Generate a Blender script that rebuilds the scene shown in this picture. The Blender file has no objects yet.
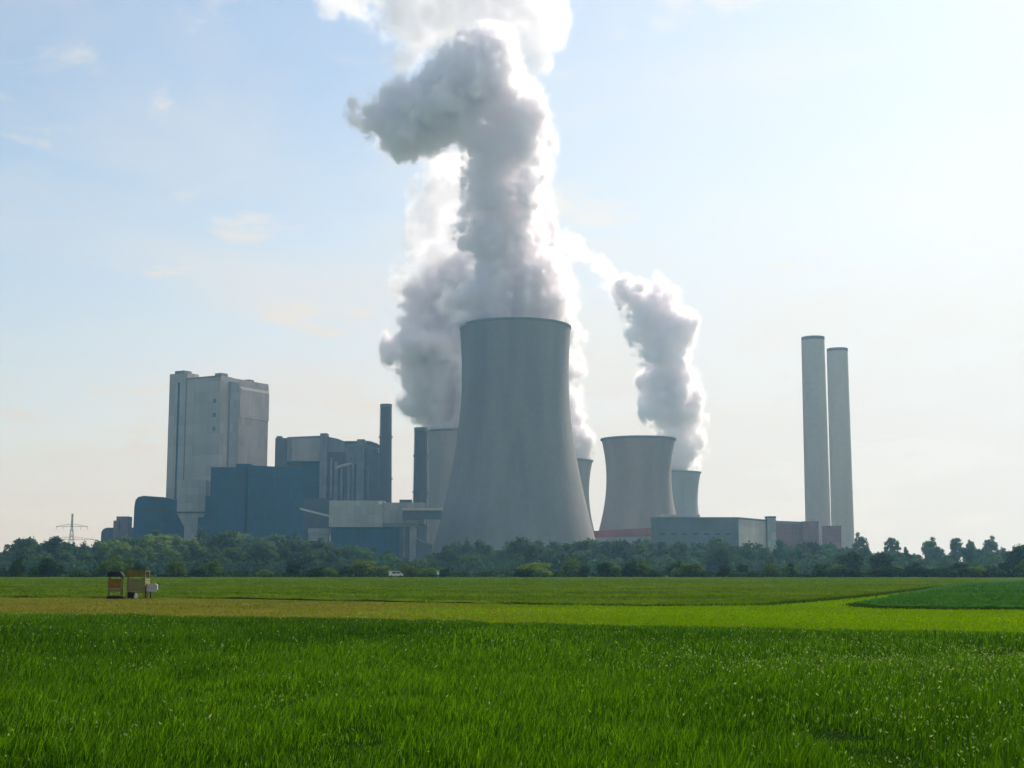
import bpy, math, random
import numpy as np
from mathutils import Vector
R = math.radians
random.seed(7)
rng = np.random.default_rng(7)
scene = bpy.context.scene
C = scene.collection

# ------------------------------------------------------------------ camera
EYE = 1.7
F = 1400.0
HOR = 570.5
TH = math.atan((HOR - 384.0) / F)
cam_d = bpy.data.cameras.new('camera')
cam = bpy.data.objects.new('camera', cam_d)
C.objects.link(cam)
cam.location = (0, 0, EYE)
cam.rotation_euler = (R(90) + TH, 0, 0)
cam_d.sensor_width = 36
cam_d.lens = F / 1024 * 36
cam_d.clip_start = 0.3
cam_d.clip_end = 20000
scene.camera = cam

# ------------------------------------------------------------------ sky, sun, exposure
SUN_EL, SUN_AZ = R(44), R(34)            # azimuth measured from the view direction (+Y) towards +X
world = bpy.data.worlds.new("World")
scene.world = world
world.use_nodes = True
wn, wl = world.node_tree.nodes, world.node_tree.links
wn.clear()
w_out = wn.new('ShaderNodeOutputWorld')
w_bg = wn.new('ShaderNodeBackground')
w_bg.inputs['Strength'].default_value = 0.094
sky = wn.new('ShaderNodeTexSky')
sky.sky_type = 'NISHITA'
sky.sun_disc = False
sky.sun_elevation = SUN_EL
sky.sun_rotation = SUN_AZ
sky.air_density = 1.0
sky.dust_density = 1.0
sky.ozone_density = 0.7
# thin high cloud: procedural noise on the sky direction projected to a high flat layer
tc = wn.new('ShaderNodeTexCoord')
sep = wn.new('ShaderNodeSeparateXYZ'); wl.new(tc.outputs['Generated'], sep.inputs[0])
zz = wn.new('ShaderNodeMath'); zz.operation = 'ADD'; wl.new(sep.outputs['Z'], zz.inputs[0]); zz.inputs[1].default_value = 0.16
dx = wn.new('ShaderNodeMath'); dx.operation = 'DIVIDE'; wl.new(sep.outputs['X'], dx.inputs[0]); wl.new(zz.outputs[0], dx.inputs[1])
dy = wn.new('ShaderNodeMath'); dy.operation = 'DIVIDE'; wl.new(sep.outputs['Y'], dy.inputs[0]); wl.new(zz.outputs[0], dy.inputs[1])
cmb = wn.new('ShaderNodeCombineXYZ'); wl.new(dx.outputs[0], cmb.inputs[0]); wl.new(dy.outputs[0], cmb.inputs[1])
cl1 = wn.new('ShaderNodeTexNoise'); cl1.inputs['Scale'].default_value = 1.5; cl1.inputs['Detail'].default_value = 7
cl1.inputs['Roughness'].default_value = 0.52; cl1.inputs['Distortion'].default_value = 0.5
wl.new(cmb.outputs[0], cl1.inputs['Vector'])
ramp = wn.new('ShaderNodeMapRange'); ramp.interpolation_type = 'SMOOTHSTEP'
ramp.inputs['From Min'].default_value = 0.40; ramp.inputs['From Max'].default_value = 0.72
ramp.inputs['To Min'].default_value = 0.0; ramp.inputs['To Max'].default_value = 0.38
wl.new(cl1.outputs['Fac'], ramp.inputs['Value'])
mixc = wn.new('ShaderNodeMix'); mixc.data_type = 'RGBA'
wl.new(ramp.outputs['Result'], mixc.inputs['Factor'])
wl.new(sky.outputs[0], mixc.inputs['A'])
# the veil is seen edge-on towards the horizon, so it closes up there
hv = wn.new('ShaderNodeMapRange'); hv.interpolation_type = 'SMOOTHSTEP'
hv.inputs['From Min'].default_value = 0.0; hv.inputs['From Max'].default_value = 0.49
hv.inputs['To Min'].default_value = 0.93; hv.inputs['To Max'].default_value = 0.0
hx_ = wn.new('ShaderNodeMath'); hx_.operation = 'MULTIPLY_ADD'      # thicker towards the sun's side (+X)
wl.new(sep.outputs['X'], hx_.inputs[0]); hx_.inputs[1].default_value = -0.42; wl.new(sep.outputs['Z'], hx_.inputs[2])
wl.new(hx_.outputs[0], hv.inputs['Value'])
hm = wn.new('ShaderNodeMath'); hm.operation = 'MAXIMUM'
hs = wn.new('ShaderNodeMath'); hs.operation = 'ADD'; hs.use_clamp = True
wl.new(hv.outputs[0], hs.inputs[0])
cl2 = wn.new('ShaderNodeTexNoise'); cl2.inputs['Scale'].default_value = 3.4; cl2.inputs['Detail'].default_value = 8
cl2.inputs['Roughness'].default_value = 0.6; cl2.inputs['Distortion'].default_value = 0.3
wl.new(cmb.outputs[0], cl2.inputs['Vector'])
rp2 = wn.new('ShaderNodeMapRange'); rp2.interpolation_type = 'SMOOTHSTEP'
rp2.inputs['From Min'].default_value = 0.56; rp2.inputs['From Max'].default_value = 0.68; rp2.inputs['To Max'].default_value = 0.55
wl.new(cl2.outputs['Fac'], rp2.inputs['Value'])
cadd = wn.new('ShaderNodeMath'); cadd.operation = 'ADD'
wl.new(ramp.outputs['Result'], cadd.inputs[0]); wl.new(rp2.outputs['Result'], cadd.inputs[1])
wl.new(cadd.outputs[0], hs.inputs[1])
wl.new(hs.outputs[0], mixc.inputs['Factor'])
# veil brightness falls off away from the sun's side of the sky
dsun = wn.new('ShaderNodeVectorMath'); dsun.operation = 'DOT_PRODUCT'
wl.new(tc.outputs['Generated'], dsun.inputs[0])
dsun.inputs[1].default_value = (math.sin(SUN_AZ) * math.cos(SUN_EL), math.cos(SUN_AZ) * math.cos(SUN_EL), math.sin(SUN_EL))
vb = wn.new('ShaderNodeMix'); vb.data_type = 'RGBA'; vb.clamp_factor = True
wl.new(dsun.outputs['Value'], vb.inputs['Factor'])
vb.inputs['A'].default_value = (4.4, 4.0, 3.5, 1)
vb.inputs['B'].default_value = (7.2, 6.95, 6.55, 1)
wl.new(vb.outputs['Result'], mixc.inputs['B'])
wl.new(mixc.outputs['Result'], w_bg.inputs['Color'])
wl.new(w_bg.outputs[0], w_out.inputs['Surface'])

sun_d = bpy.data.lights.new('sun', 'SUN')
sun_d.energy = 4.4
sun_d.angle = R(0.5)
sun_d.color = (1.0, 0.945, 0.86)
sun = bpy.data.objects.new('sun', sun_d)
C.objects.link(sun)
sdir = Vector((math.sin(SUN_AZ) * math.cos(SUN_EL), math.cos(SUN_AZ) * math.cos(SUN_EL), math.sin(SUN_EL)))
sun.rotation_euler = sdir.to_track_quat('Z', 'Y').to_euler()
sun.location = (0, 0, 900)

scene.view_settings.view_transform = 'Standard'
scene.view_settings.look = 'None'
scene.view_settings.gamma = 1
scene.view_settings.exposure = 0.4
scene.view_settings.use_curve_mapping = False
cy = scene.cycles
cy.use_denoising = True
cy.volume_bounces = 26
cy.max_bounces = 28
cy.diffuse_bounces = 3
cy.glossy_bounces = 2
cy.transmission_bounces = 4
cy.transparent_max_bounces = 96
cy.sample_clamp_indirect = 6
cy.caustics_reflective = False
cy.caustics_refractive = False

HAZE_DENSITY = 0.00013
HAZE_COLOR = (0.34, 0.68, 1.0)
STEAM_CORE, STEAM_HALO, STEAM_WISP = 0.26, 0.035, 0.007

# ------------------------------------------------------------------ helpers
def ray(px, py):
    x = (px - 512.0) / F
    v = (384.0 - py) / F
    return Vector((x, math.cos(TH) - v * math.sin(TH), math.sin(TH) + v * math.cos(TH)))

def P(px, py, Y):
    """world X, Z of the pixel's ray where it is Y metres ahead"""
    d = ray(px, py)
    t = Y / d.y
    return d.x * t, EYE + d.z * t

def G(px, py, z=0.0):
    d = ray(px, py)
    t = (z - EYE) / d.z
    return d.x * t, d.y * t

def mesh_obj(name, V, Fc, mat, parent=None, smooth=False, loc=None):
    me = bpy.data.meshes.new(name)
    me.from_pydata([tuple(v) for v in V], [], [tuple(f) for f in Fc])
    me.update()
    if mat: me.materials.append(mat)
    if smooth: me.polygons.foreach_set('use_smooth', [True] * len(me.polygons))
    o = bpy.data.objects.new(name, me)
    C.objects.link(o)
    if parent: o.parent = parent
    if loc: o.location = loc
    return o

def np_mesh(name, V, Q, mat, parent=None, smooth=False, n=4, uvcol=None):
    """fast mesh from numpy arrays, all faces with n corners"""
    me = bpy.data.meshes.new(name)
    me.vertices.add(len(V)); me.vertices.foreach_set('co', np.asarray(V, np.float32).ravel())
    me.loops.add(len(Q) * n); me.loops.foreach_set('vertex_index', np.asarray(Q, np.int32).ravel())
    me.polygons.add(len(Q))
    me.polygons.foreach_set('loop_start', np.arange(0, len(Q) * n, n, dtype=np.int32))
    me.polygons.foreach_set('loop_total', np.full(len(Q), n, np.int32))
    if smooth: me.polygons.foreach_set('use_smooth', np.ones(len(Q), bool))
    for m in (mat if isinstance(mat, (list, tuple)) else [mat]): me.materials.append(m)
    if uvcol is not None:
        a = me.attributes.new('tint', 'FLOAT', 'POINT')
        a.data.foreach_set('value', np.asarray(uvcol, np.float32))
    me.update(calc_edges=True)
    o = bpy.data.objects.new(name, me)
    C.objects.link(o)
    if parent: o.parent = parent
    return o

def thing(name, label, cat, loc=(0, 0, 0), rotz=0.0, group=None):
    o = bpy.data.objects.new(name, None)
    o.empty_display_size = 1
    C.objects.link(o)
    o.location = loc; o.rotation_euler = (0, 0, rotz)
    o['label'] = label; o['category'] = cat
    if group: o['group'] = group
    return o

def tag(o, label=None, cat=None, group=None, kind=None):
    if label: o['label'] = label
    if cat: o['category'] = cat
    if group: o['group'] = group
    if kind: o['kind'] = kind
    return o

class MB:
    """collects shapes into one mesh"""
    def __init__(s): s.V = []; s.F = []
    def add(s, V, Fc):
        n = len(s.V); s.V += [tuple(v) for v in V]; s.F += [tuple(i + n for i in f) for f in Fc]; return s
    def box(s, x0, x1, y0, y1, z0, z1):
        V = [(x0,y0,z0),(x1,y0,z0),(x1,y1,z0),(x0,y1,z0),(x0,y0,z1),(x1,y0,z1),(x1,y1,z1),(x0,y1,z1)]
        return s.add(V, [(0,3,2,1),(4,5,6,7),(0,1,5,4),(1,2,6,5),(2,3,7,6),(3,0,4,7)])
    def prism(s, poly, y0, y1):
        """polygon in (x, z) extruded along y; poly counter-clockwise seen from -y"""
        n = len(poly)
        V = [(x, y0, z) for x, z in poly] + [(x, y1, z) for x, z in poly]
        return s.add(V, [tuple(range(n)), tuple(range(2*n-1, n-1, -1))] + [((i+1) % n, i, n+i, n+(i+1) % n) for i in range(n)])
    def vprism(s, poly, z0, z1):
        """polygon in (x, y), counter-clockwise from above, extruded up"""
        n = len(poly)
        V = [(x, y, z0) for x, y in poly] + [(x, y, z1) for x, y in poly]
        return s.add(V, [tuple(range(n-1, -1, -1)), tuple(range(n, 2*n))] + [(i, (i+1) % n, n+(i+1) % n, n+i) for i in range(n)])
    def bar(s, a, b, r, r2=None, n=6):
        a, b = Vector(a), Vector(b); r2 = r if r2 is None else r2
        d = (b - a).normalized(); u = d.orthogonal().normalized(); w = d.cross(u)
        V = []
        for p, rr in ((a, r), (b, r2)):
            for k in range(n):
                t = 2 * math.pi * k / n; V.append(p + (u * math.cos(t) + w * math.sin(t)) * rr)
        return s.add(V, [(k, (k+1) % n, n+(k+1) % n, n+k) for k in range(n)] + [tuple(range(n-1, -1, -1)), tuple(range(n, 2*n))])
    def lathe(s, prof, n=64, x=0, y=0, closed=False):
        V = []
        for r, z in prof:
            for k in range(n):
                t = 2 * math.pi * k / n; V.append((x + r*math.cos(t), y + r*math.sin(t), z))
        Fc = []
        m = len(prof)
        for i in range(m if closed else m - 1):
            j = (i + 1) % m
            for k in range(n): Fc.append((i*n+k, i*n+(k+1) % n, j*n+(k+1) % n, j*n+k))
        if not closed:
            Fc.append(tuple(range(n-1, -1, -1))); Fc.append(tuple((m-1)*n+k for k in range(n)))
        return s.add(V, Fc)
    def build(s, name, mat, parent=None, smooth=False, loc=None): return mesh_obj(name, s.V, s.F, mat, parent, smooth, loc)

def shade_auto(o, ang=35):
    """smooth faces, sharp where they meet at more than ang degrees"""
    me = o.data
    me.polygons.foreach_set('use_smooth', [True] * len(me.polygons))
    try: me.set_sharp_from_angle(angle=R(ang))
    except Exception: pass
    return o

# ------------------------------------------------------------------ materials
def mat(name, col, rough=0.8, noise=None, col2=None, scale=0.05, stretch=(1, 1, 1), detail=4, bump=0.0, bscale=1.0, metal=0.0, trans=0.0, spec=0.3, lo=0.35, hi=0.65):
    m = bpy.data.materials.new(name); m.use_nodes = True
    nt = m.node_tree; n, l = nt.nodes, nt.links
    b = n['Principled BSDF']
    b.inputs['Base Color'].default_value = (*col, 1)
    b.inputs['Roughness'].default_value = rough
    b.inputs['Metallic'].default_value = metal
    b.inputs['Specular IOR Level'].default_value = spec
    t = n.new('ShaderNodeTexCoord'); mp = n.new('ShaderNodeMapping'); mp.inputs['Scale'].default_value = stretch
    l.new(t.outputs['Object'], mp.inputs[0])
    m['mp'] = mp.name
    if col2:
        nz = n.new('ShaderNodeTexNoise'); nz.inputs['Scale'].default_value = scale; nz.inputs['Detail'].default_value = detail
        l.new(mp.outputs[0], nz.inputs['Vector'])
        mr = n.new('ShaderNodeMapRange'); mr.inputs['From Min'].default_value = lo; mr.inputs['From Max'].default_value = hi
        l.new(nz.outputs['Fac'], mr.inputs['Value'])
        mx = n.new('ShaderNodeMix'); mx.data_type = 'RGBA'; mx.name = 'colmix'
        mx.inputs['A'].default_value = (*col, 1); mx.inputs['B'].default_value = (*col2, 1)
        l.new(mr.outputs['Result'], mx.inputs['Factor'])
        l.new(mx.outputs['Result'], b.inputs['Base Color'])
    if bump:
        nb = n.new('ShaderNodeTexNoise'); nb.inputs['Scale'].default_value = bscale; nb.inputs['Detail'].default_value = 6
        l.new(t.outputs['Object'], nb.inputs['Vector'])
        bp = n.new('ShaderNodeBump'); bp.inputs['Strength'].default_value = bump; bp.inputs['Distance'].default_value = 0.1
        l.new(nb.outputs['Fac'], bp.inputs['Height']); l.new(bp.outputs[0], b.inputs['Normal'])
    return m

def panel_mat(name, col, col2, pw, ph, seam=0.7, rough=0.7, streak=0.25):
    """cladding: noise stained colour, panel joints as slightly darker thin lines; coordinates in metres"""
    m = mat(name, col, rough, col2=col2, scale=0.06, stretch=(1, 1, 0.25), detail=5, spec=0.12)
    n, l = m.node_tree.nodes, m.node_tree.links
    t = [x for x in n if x.type == 'TEX_COORD'][0]
    s = n.new('ShaderNodeSeparateXYZ'); l.new(t.outputs['Object'], s.inputs[0])
    xy = n.new('ShaderNodeMath'); xy.operation = 'ADD'; l.new(s.outputs['X'], xy.inputs[0]); l.new(s.outputs['Y'], xy.inputs[1])
    def line(src, w, width):
        d = n.new('ShaderNodeMath'); d.operation = 'DIVIDE'; l.new(src, d.inputs[0]); d.inputs[1].default_value = w
        f = n.new('ShaderNodeMath'); f.operation = 'FRACT'; l.new(d.outputs[0], f.inputs[0])
        g = n.new('ShaderNodeMath'); g.operation = 'LESS_THAN'; l.new(f.outputs[0], g.inputs[0]); g.inputs[1].default_value = width
        return g.outputs[0]
    a = line(xy.outputs[0], pw, 0.09); b_ = line(s.outputs['Z'], ph, 0.06)
    mxx = n.new('ShaderNodeMath'); mxx.operation = 'MAXIMUM'; l.new(a, mxx.inputs[0]); l.new(b_, mxx.inputs[1])
    # each panel row a slightly different tone
    sc = n.new('ShaderNodeVectorMath'); sc.operation = 'DIVIDE'; cb = n.new('ShaderNodeCombineXYZ')
    l.new(xy.outputs[0], cb.inputs[0]); l.new(s.outputs['Z'], cb.inputs[1]); l.new(cb.outputs[0], sc.inputs[0]); sc.inputs[1].default_value = (pw, ph, 1)
    fl = n.new('ShaderNodeVectorMath'); fl.operation = 'FLOOR'; l.new(sc.outputs[0], fl.inputs[0])
    wn_ = n.new('ShaderNodeTexWhiteNoise'); wn_.noise_dimensions = '2D'; l.new(fl.outputs[0], wn_.inputs['Vector'])
    tone = n.new('ShaderNodeMapRange'); tone.inputs['To Min'].default_value = 0.88; tone.inputs['To Max'].default_value = 1.12; l.new(wn_.outputs['Value'], tone.inputs['Value'])
    sm = n.new('ShaderNodeMapRange'); sm.inputs['To Min'].default_value = 1; sm.inputs['To Max'].default_value = seam; l.new(mxx.outputs[0], sm.inputs['Value'])
    mu = n.new('ShaderNodeMath'); mu.operation = 'MULTIPLY'; l.new(tone.outputs[0], mu.inputs[0]); l.new(sm.outputs[0], mu.inputs[1])
    vs = n.new('ShaderNodeVectorMath'); vs.operation = 'SCALE'
    l.new(n['colmix'].outputs['Result'], vs.inputs[0]); l.new(mu.outputs[0], vs.inputs['Scale'])
    l.new(vs.outputs[0], n['Principled BSDF'].inputs['Base Color'])
    return m

def tower_mat(name, col, col2, ribs):
    """concrete shell: climbing-form rings, vertical ribs and rain streaks"""
    m = mat(name, col, 0.9, col2=col2, scale=0.05, stretch=(1, 1, 0.12), detail=6)
    n, l = m.node_tree.nodes, m.node_tree.links
    t = [x for x in n if x.type == 'TEX_COORD'][0]
    s = n.new('ShaderNodeSeparateXYZ'); l.new(t.outputs['Object'], s.inputs[0])
    at = n.new('ShaderNodeMath'); at.operation = 'ARCTAN2'; l.new(s.outputs['Y'], at.inputs[0]); l.new(s.outputs['X'], at.inputs[1])
    ml = n.new('ShaderNodeMath'); ml.operation = 'MULTIPLY'; l.new(at.outputs[0], ml.inputs[0]); ml.inputs[1].default_value = ribs / (2 * math.pi)
    zs = n.new('ShaderNodeMath'); zs.operation = 'DIVIDE'; l.new(s.outputs['Z'], zs.inputs[0]); zs.inputs[1].default_value = 3.0
    cb = n.new('ShaderNodeCombineXYZ'); l.new(ml.outputs[0], cb.inputs[0]); l.new(zs.outputs[0], cb.inputs[1])
    fl = n.new('ShaderNodeVectorMath'); fl.operation = 'FLOOR'; l.new(cb.outputs[0], fl.inputs[0])
    wn_ = n.new('ShaderNodeTexWhiteNoise'); wn_.noise_dimensions = '2D'; l.new(fl.outputs[0], wn_.inputs['Vector'])
    zf = n.new('ShaderNodeMath'); zf.operation = 'FRACT'; l.new(zs.outputs[0], zf.inputs[0])
    zl = n.new('ShaderNodeMath'); zl.operation = 'LESS_THAN'; l.new(zf.outputs[0], zl.inputs[0]); zl.inputs[1].default_value = 0.12
    tone = n.new('ShaderNodeMapRange'); tone.inputs['To Min'].default_value = 0.965; tone.inputs['To Max'].default_value = 1.03; l.new(wn_.outputs['Value'], tone.inputs['Value'])
    sm = n.new('ShaderNodeMapRange'); sm.inputs['To Min'].default_value = 1; sm.inputs['To Max'].default_value = 0.94; l.new(zl.outputs[0], sm.inputs['Value'])
    mu = n.new('ShaderNodeMath'); mu.operation = 'MULTIPLY'; l.new(tone.outputs[0], mu.inputs[0]); l.new(sm.outputs[0], mu.inputs[1])
    vs = n.new('ShaderNodeVectorMath'); vs.operation = 'SCALE'
    l.new(n['colmix'].outputs['Result'], vs.inputs[0]); l.new(mu.outputs[0], vs.inputs['Scale'])
    l.new(vs.outputs[0], n['Principled BSDF'].inputs['Base Color'])
    return m

def leaf_mat(name, c1, c2, trans=0.35, scale=0.6, obj_var=0.32, rough=0.7, spec=0.03):
    m = bpy.data.materials.new(name); m.use_nodes = True
    n, l = m.node_tree.nodes, m.node_tree.links; n.clear()
    out = n.new('ShaderNodeOutputMaterial')
    at = n.new('ShaderNodeAttribute'); at.attribute_name = 'tint'
    mx = n.new('ShaderNodeMix'); mx.data_type = 'RGBA'; mx.inputs['A'].default_value = (*c1, 1); mx.inputs['B'].default_value = (*c2, 1)
    l.new(at.outputs['Fac'], mx.inputs['Factor'])
    oi = n.new('ShaderNodeObjectInfo')
    mr = n.new('ShaderNodeMapRange'); mr.inputs['To Min'].default_value = 1 - obj_var; mr.inputs['To Max'].default_value = 1 + obj_var
    l.new(oi.outputs['Random'], mr.inputs['Value'])
    sc = n.new('ShaderNodeVectorMath'); sc.operation = 'SCALE'; l.new(mx.outputs['Result'], sc.inputs[0]); l.new(mr.outputs[0], sc.inputs['Scale'])
    p = n.new('ShaderNodeBsdfPrincipled'); p.inputs['Roughness'].default_value = rough; p.inputs['Specular IOR Level'].default_value = spec
    tr = n.new('ShaderNodeBsdfTranslucent')
    tsc = n.new('ShaderNodeVectorMath'); tsc.operation = 'MULTIPLY'; l.new(sc.outputs[0], tsc.inputs[0]); tsc.inputs[1].default_value = (1.25, 1.35, 0.5)
    l.new(sc.outputs[0], p.inputs['Base Color']); l.new(tsc.outputs[0], tr.inputs['Color'])
    ms = n.new('ShaderNodeMixShader'); ms.inputs[0].default_value = trans
    l.new(p.outputs[0], ms.inputs[1]); l.new(tr.outputs[0], ms.inputs[2]); l.new(ms.outputs[0], out.inputs['Surface'])
    return m

def vol_mat(name, dens, col, g=0.0, absorb=(0, 0, 0, 1)):
    m = bpy.data.materials.new(name); m.use_nodes = True
    n, l = m.node_tree.nodes, m.node_tree.links; n.clear()
    out = n.new('ShaderNodeOutputMaterial')
    v = n.new('ShaderNodeVolumePrincipled')
    v.inputs['Color'].default_value = (*col, 1); v.inputs['Density'].default_value = dens; v.inputs['Anisotropy'].default_value = g
    v.inputs['Density Attribute'].default_value = ''
    v.inputs['Absorption Color'].default_value = absorb
    l.new(v.outputs[0], out.inputs['Volume'])
    return m

M = {}
M['concrete'] = tower_mat('tower_concrete', (0.255, 0.240, 0.225), (0.185, 0.180, 0.175), 96)
M['concrete_pale'] = tower_mat('pale_tower_concrete', (0.40, 0.36, 0.32), (0.31, 0.285, 0.26), 72)  # paler copy of the tower concrete, distance haze put into the colour
M['concrete_old'] = tower_mat('old_tower_concrete', (0.34, 0.28, 0.25), (0.25, 0.21, 0.185), 72)
M['rim'] = mat('tower_rim', (0.13, 0.13, 0.125), col2=(0.18, 0.18, 0.17), scale=0.2)
M['inlet'] = mat('tower_inlet', (0.07, 0.075, 0.08), col2=(0.11, 0.11, 0.11), scale=0.3)
M['stack'] = tower_mat('stack_concrete', (0.52, 0.48, 0.44), (0.42, 0.39, 0.36), 24)
M['dark_stack'] = tower_mat('dark_stack', (0.07, 0.075, 0.085), (0.10, 0.10, 0.11), 16)
M['steel'] = mat('grey_steel', (0.18, 0.19, 0.20), 0.5, col2=(0.13, 0.135, 0.14), scale=0.3)
M['light_clad'] = panel_mat('light_grey_cladding', (0.42, 0.40, 0.385), (0.34, 0.33, 0.32), 6.0, 9.0, 0.9)
M['pale_clad'] = panel_mat('pale_cladding', (0.42, 0.43, 0.43), (0.35, 0.36, 0.36), 5.0, 6.0, 0.85)
M['mid_clad'] = panel_mat('mid_grey_cladding', (0.22, 0.25, 0.27), (0.17, 0.20, 0.22), 5.0, 7.0, 0.85)
M['warm_clad'] = panel_mat('warm_grey_cladding', (0.36, 0.345, 0.345), (0.30, 0.285, 0.285), 6.0, 9.0, 0.9)
M['dark_clad'] = panel_mat('dark_grey_cladding', (0.085, 0.11, 0.135), (0.065, 0.08, 0.10), 4.0, 6.0, 0.8)
M['blue_clad'] = panel_mat('dark_blue_cladding', (0.006, 0.070, 0.145), (0.005, 0.052, 0.110), 5.0, 8.0, 0.75, rough=0.75)
M['hall_clad'] = panel_mat('blue_grey_cladding', (0.13, 0.15, 0.16), (0.10, 0.12, 0.13), 6.0, 6.0, 0.85)
M['red'] = panel_mat('rust_red_cladding', (0.38, 0.08, 0.07), (0.29, 0.07, 0.06), 6.0, 5.0, 0.8)
M['red_dull'] = panel_mat('dull_red_cladding', (0.29, 0.115, 0.105), (0.22, 0.095, 0.09), 6.0, 5.0, 0.8)
M['mauve'] = panel_mat('mauve_cladding', (0.25, 0.19, 0.22), (0.2, 0.155, 0.18), 4.0, 5.0, 0.85)
M['glass'] = mat('window_dark', (0.02, 0.03, 0.04), 0.25, col2=(0.035, 0.045, 0.055), scale=0.4, spec=0.5)
M['cream'] = mat('cream_metal', (0.6, 0.55, 0.45), 0.6, col2=(0.5, 0.46, 0.38), scale=0.2)
M['white'] = mat('white_paint', (0.78, 0.78, 0.76), 0.45, col2=(0.66, 0.66, 0.64), scale=2.0)
M['rubber'] = mat('black_rubber', (0.02, 0.02, 0.02), 0.9, col2=(0.03, 0.03, 0.03), scale=3.0)
M['wood'] = mat('weathered_wood', (0.25, 0.22, 0.09), 0.85, col2=(0.16, 0.15, 0.06), scale=3.0, stretch=(1, 1, 6))
M['olive'] = mat('olive_painted_board', (0.21, 0.165, 0.015), 0.8, col2=(0.13, 0.11, 0.015), scale=2.0)
M['orange'] = mat('orange_brown_board', (0.26, 0.135, 0.015), 0.8, col2=(0.18, 0.105, 0.015), scale=3.0)
M['black'] = mat('black_felt', (0.012, 0.013, 0.012), 0.9, col2=(0.025, 0.025, 0.022), scale=3.0)
M['bark'] = mat('bark', (0.06, 0.05, 0.04), 0.9, col2=(0.10, 0.085, 0.07), scale=4.0)
M['leaf'] = leaf_mat('tree_leaves', (0.034, 0.068, 0.030), (0.070, 0.115, 0.042), 0.42)
M['leaf_dark'] = leaf_mat('dark_leaves', (0.014, 0.042, 0.014), (0.032, 0.075, 0.018), 0.28)
M['edge'] = leaf_mat('crop_edge_blades', (0.022, 0.056, 0.006), (0.040, 0.086, 0.009), 0.25, obj_var=0)  # dark green stands for the shadow line along crop edges
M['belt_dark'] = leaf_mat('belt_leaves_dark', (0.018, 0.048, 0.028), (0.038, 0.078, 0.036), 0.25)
M['belt_leaf'] = leaf_mat('belt_leaves', (0.028, 0.064, 0.034), (0.056, 0.104, 0.044), 0.3)  # belt leaf colours bluer and paler, distance haze mixed in
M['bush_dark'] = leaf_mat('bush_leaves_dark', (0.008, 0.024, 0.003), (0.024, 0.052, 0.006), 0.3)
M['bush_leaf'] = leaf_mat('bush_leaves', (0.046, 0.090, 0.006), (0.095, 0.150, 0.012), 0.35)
M['bush_light'] = leaf_mat('bush_leaves_light', (0.065, 0.105, 0.008), (0.12, 0.17, 0.018), 0.35)  # lighter copy of the bush leaves, sunlight put into the colour
M['leaf_lit'] = leaf_mat('fresh_leaves', (0.050, 0.085, 0.018), (0.095, 0.14, 0.028), 0.35)  # lit copy of the belt leaves, sunlight painted into the colour

def ground_mat(name, c1, c2, c3, s1=0.02, s2=0.6, bump=0.6, bs=1.5, rough=0.95, streak=None, east=None):
    m = mat(name, c1, rough, col2=c2, scale=s1, detail=6, spec=0.0, lo=0.4, hi=0.6, stretch=streak or (1, 1, 1))
    n, l = m.node_tree.nodes, m.node_tree.links
    t = [x for x in n if x.type == 'TEX_COORD'][0]
    nz = n.new('ShaderNodeTexNoise'); nz.inputs['Scale'].default_value = s2; nz.inputs['Detail'].default_value = 8; nz.inputs['Roughness'].default_value = 0.65
    l.new(n[m['mp']].outputs[0] if streak else t.outputs['Object'], nz.inputs['Vector'])
    mr = n.new('ShaderNodeMapRange'); mr.inputs['From Min'].default_value = 0.42; mr.inputs['From Max'].default_value = 0.7; l.new(nz.outputs['Fac'], mr.inputs['Value'])
    mx = n.new('ShaderNodeMix'); mx.data_type = 'RGBA'; mx.inputs['B'].default_value = (*c3, 1)
    l.new(n['colmix'].outputs['Result'], mx.inputs['A']); l.new(mr.outputs['Result'], mx.inputs['Factor'])
    last = mx.outputs['Result']
    if east:      # the sward gets lusher towards +X: (colour a, colour b, x from, x to)
        sx_ = n.new('ShaderNodeSeparateXYZ'); l.new(t.outputs['Object'], sx_.inputs[0])
        wob = n.new('ShaderNodeMath'); wob.operation = 'MULTIPLY_ADD'; l.new(nz.outputs['Fac'], wob.inputs[0]); wob.inputs[1].default_value = 9.0; l.new(sx_.outputs['X'], wob.inputs[2])
        er = n.new('ShaderNodeMapRange'); er.interpolation_type = 'SMOOTHSTEP'; er.inputs['From Min'].default_value = east[2] + 4.5; er.inputs['From Max'].default_value = east[3] + 4.5; l.new(wob.outputs[0], er.inputs['Value'])
        lm = n.new('ShaderNodeMix'); lm.data_type = 'RGBA'; lm.inputs['A'].default_value = (*east[0], 1); lm.inputs['B'].default_value = (*east[1], 1); l.new(mr.outputs['Result'], lm.inputs['Factor'])
        em = n.new('ShaderNodeMix'); em.data_type = 'RGBA'; l.new(er.outputs[0], em.inputs['Factor']); l.new(last, em.inputs['A']); l.new(lm.outputs['Result'], em.inputs['B']); last = em.outputs['Result']
    l.new(last, n['Principled BSDF'].inputs['Base Color'])
    nb = n.new('ShaderNodeTexNoise'); nb.inputs['Scale'].default_value = bs; nb.inputs['Detail'].default_value = 8; nb.inputs['Roughness'].default_value = 0.7
    l.new(t.outputs['Object'], nb.inputs['Vector'])
    bp = n.new('ShaderNodeBump'); bp.inputs['Strength'].default_value = bump; bp.inputs['Distance'].default_value = 0.25
    l.new(nb.outputs['Fac'], bp.inputs['Height']); l.new(bp.outputs[0], n['Principled BSDF'].inputs['Normal'])
    return m

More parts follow.
